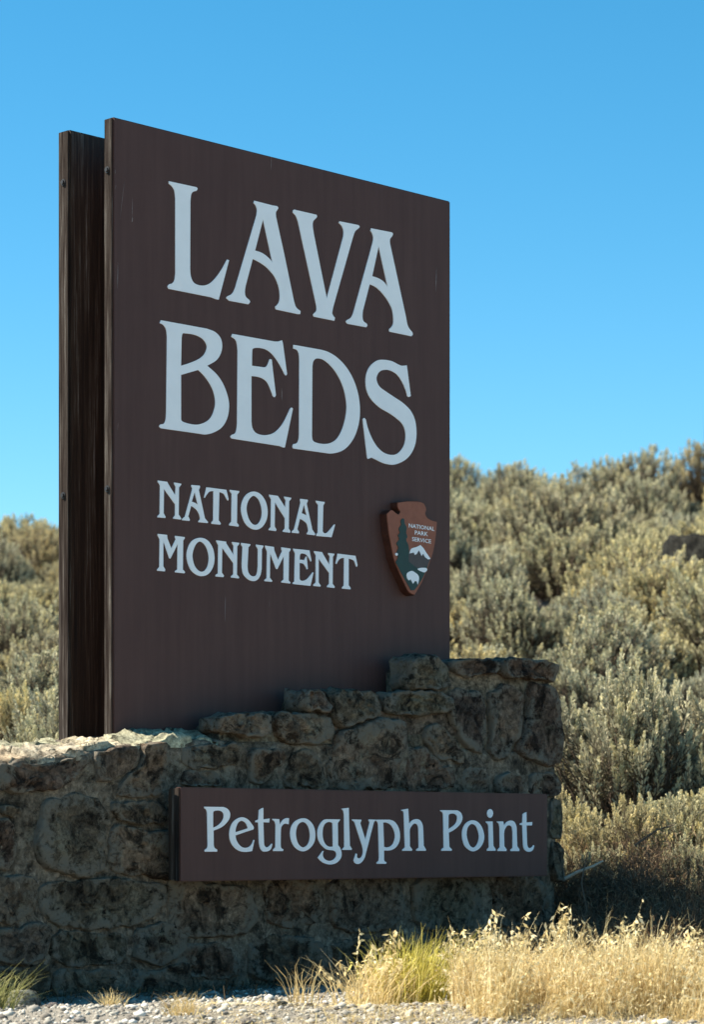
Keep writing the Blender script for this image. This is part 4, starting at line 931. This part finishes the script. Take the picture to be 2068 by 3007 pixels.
# fallen straw litter on the gravel
n = 3600
xx = r.uniform(-.6, 1.5, n); yy = r.uniform(9.3, 10.6, n); zz = gz(np.stack([xx, yy], 1)) + .006
d = np.stack([r.normal(0, 1, n), r.normal(0, 1, n), r.uniform(0, .22, n)], 1); d = unit(d) * r.uniform(.02, .08, (n, 1)); s = unit(np.cross(d, np.array([0, 0, 1.0]))) * .0016
p = np.stack([xx, yy, zz], 1)
me = mesh_quads('straw_litter', np.stack([p - s, p + s, p + d + s, p + d - s], 1).reshape(-1, 3), 4); add_tone(me, r.uniform(.3, 1, n), 4); me.materials.append(M['straw'])
tag(link('straw_litter', me), 'fallen pale straw scattered over the gravel shoulder', 'straw', kind='stuff')

# ------------------------------------------------------------------ gravel and single stones
r = np.random.default_rng(12)
bm = bmesh.new(); bmesh.ops.create_icosphere(bm, subdivisions=1, radius=1)
bm.verts.ensure_lookup_table()
BV = np.array([v.co for v in bm.verts]); BF = np.array([[v.index for v in f.verts] for f in bm.faces]); bm.free()
n = 26000
px_, py_ = r.uniform(-1.75, 1.75, n), r.uniform(8.7, 11.9, n)
sz = .002 + .0034 * r.gamma(.9, 1.1, n); sz = np.clip(sz, .002, .024)
lo = P0 + Nn * (WF + .02)
wd_ = (px_ - lo.x) * Nn.x + (py_ - lo.y) * Nn.y
side_ok = wd_ + r.normal(0, .07, n) > .34
px_, py_, sz = px_[side_ok], py_[side_ok], sz[side_ok]; n = len(px_)
pz_ = gz(np.stack([px_, py_], 1)) + sz * .15
scl = sz[:, None] * r.uniform(.65, 1.35, (n, 3)) * np.array([1, 1, .7])
ang = r.uniform(0, 2*np.pi, n); ca, sa = np.cos(ang), np.sin(ang)
PV = BV[None] * (1 + r.normal(0, .13, (n, len(BV), 1))) * scl[:, None, :]
PV = np.stack([PV[..., 0]*ca[:, None] - PV[..., 1]*sa[:, None], PV[..., 0]*sa[:, None] + PV[..., 1]*ca[:, None], PV[..., 2]], 2) + np.stack([px_, py_, pz_], 1)[:, None, :]
FV = (BF[None] + (np.arange(n) * len(BV))[:, None, None]).reshape(-1, 3)
me = mesh_quads('gravel', PV.reshape(-1, 3), 3, faces=FV)
add_tone(me, np.repeat(np.clip(r.normal(.5, .3, n), 0, 1), len(BF)), 3); me.materials.append(M['pebble'])
tag(link('gravel', me), 'loose pale grey gravel spread along the foot of the wall', 'gravel', kind='stuff')
# dead twigs and dust-dark litter in the shade along the foot of the wall
n = 5200
uu = r.uniform(-2.4, 2.7, n); ww = WF + .02 + np.abs(r.normal(0, .22, n))
p = np.stack([P0.x + U.x*uu + Nn.x*ww, P0.y + U.y*uu + Nn.y*ww], 1)
p = np.concatenate([p, (gz(p) + .004)[:, None]], 1)
d = unit(np.stack([r.normal(0, 1, n), r.normal(0, 1, n), r.uniform(0, .5, n)], 1)) * r.uniform(.015, .07, (n, 1)); sd = unit(np.cross(d, np.array([0, 0, 1.0]))) * r.uniform(.001, .004, (n, 1))
me = mesh_quads('dead_litter', np.stack([p - sd, p + sd, p + d + sd*.5, p + d - sd*.5], 1).reshape(-1, 3), 4); add_tone(me, r.uniform(0, 1, n), 4); me.materials.append(M['deadleaf'])
tag(link('dead_litter', me), 'brown dead twigs and leaf litter along the foot of the stone wall', 'litter', kind='stuff')
yk = 10.62; xk = pxw(52, yk)
tag(lump_rock('rock', (xk, yk, ground_z(xk, yk) + .02), .075, .07, .055, 5, M['paler'], 0, 3), 'pale rounded rock on the gravel next to the green grass clump', 'rock')
for i, (xd, yY, s) in enumerate([(120, 10.3, .018), (300, 9.9, .02), (560, 9.75, .018), (640, 10.2, .016), (180, 9.75, .017)]):
    xk = pxw(xd, yY)
    tag(lump_rock('stone', (xk, yY, ground_z(xk, yY) + s * .4), s * 1.4, s, s * .8, 20 + i, M['paler'], 0, 2), 'fist-sized pale stone lying loose on the open gravel', 'stone', 'loose stones on the gravel')
# bleached sticks caught in the brush by the wall end
def stick(pts, r0, label):
    ch = np.array([pts]); V_, F_ = tubes(ch, np.linspace(r0, r0 * .5, len(pts)), 5)
    c0 = V_.mean(0); me = mesh_quads('dead_stick', V_ - c0, 4, True, F_); me.materials.append(M['stick'])
    o = link('dead_stick', me); o.location = c0; tag(o, label, 'stick')
def at(xd, yd, Y): return (pxw(xd, Y), Y, EYE + (1902.4 - yd) / 5993.5 * Y)
stick([at(1282, 1990, 13.5), at(1310, 1975, 13.45), at(1345, 1962, 13.4), at(1368, 1950, 13.4)], .010, 'short bleached stick caught in the dead brush by the board end')
M['stick'] = M['twig']
stick([at(1300, 2150, 13.3), at(1330, 2060, 13.3), at(1318, 2000, 13.35), at(1332, 1930, 13.4)], .006, 'thin brown branch rising from the dead brush beside the wall')
stick([at(1440, 1915, 13.9), at(1490, 1880, 13.9), at(1530, 1868, 13.95)], .006, 'slender brown branch lying across the low sagebrush')
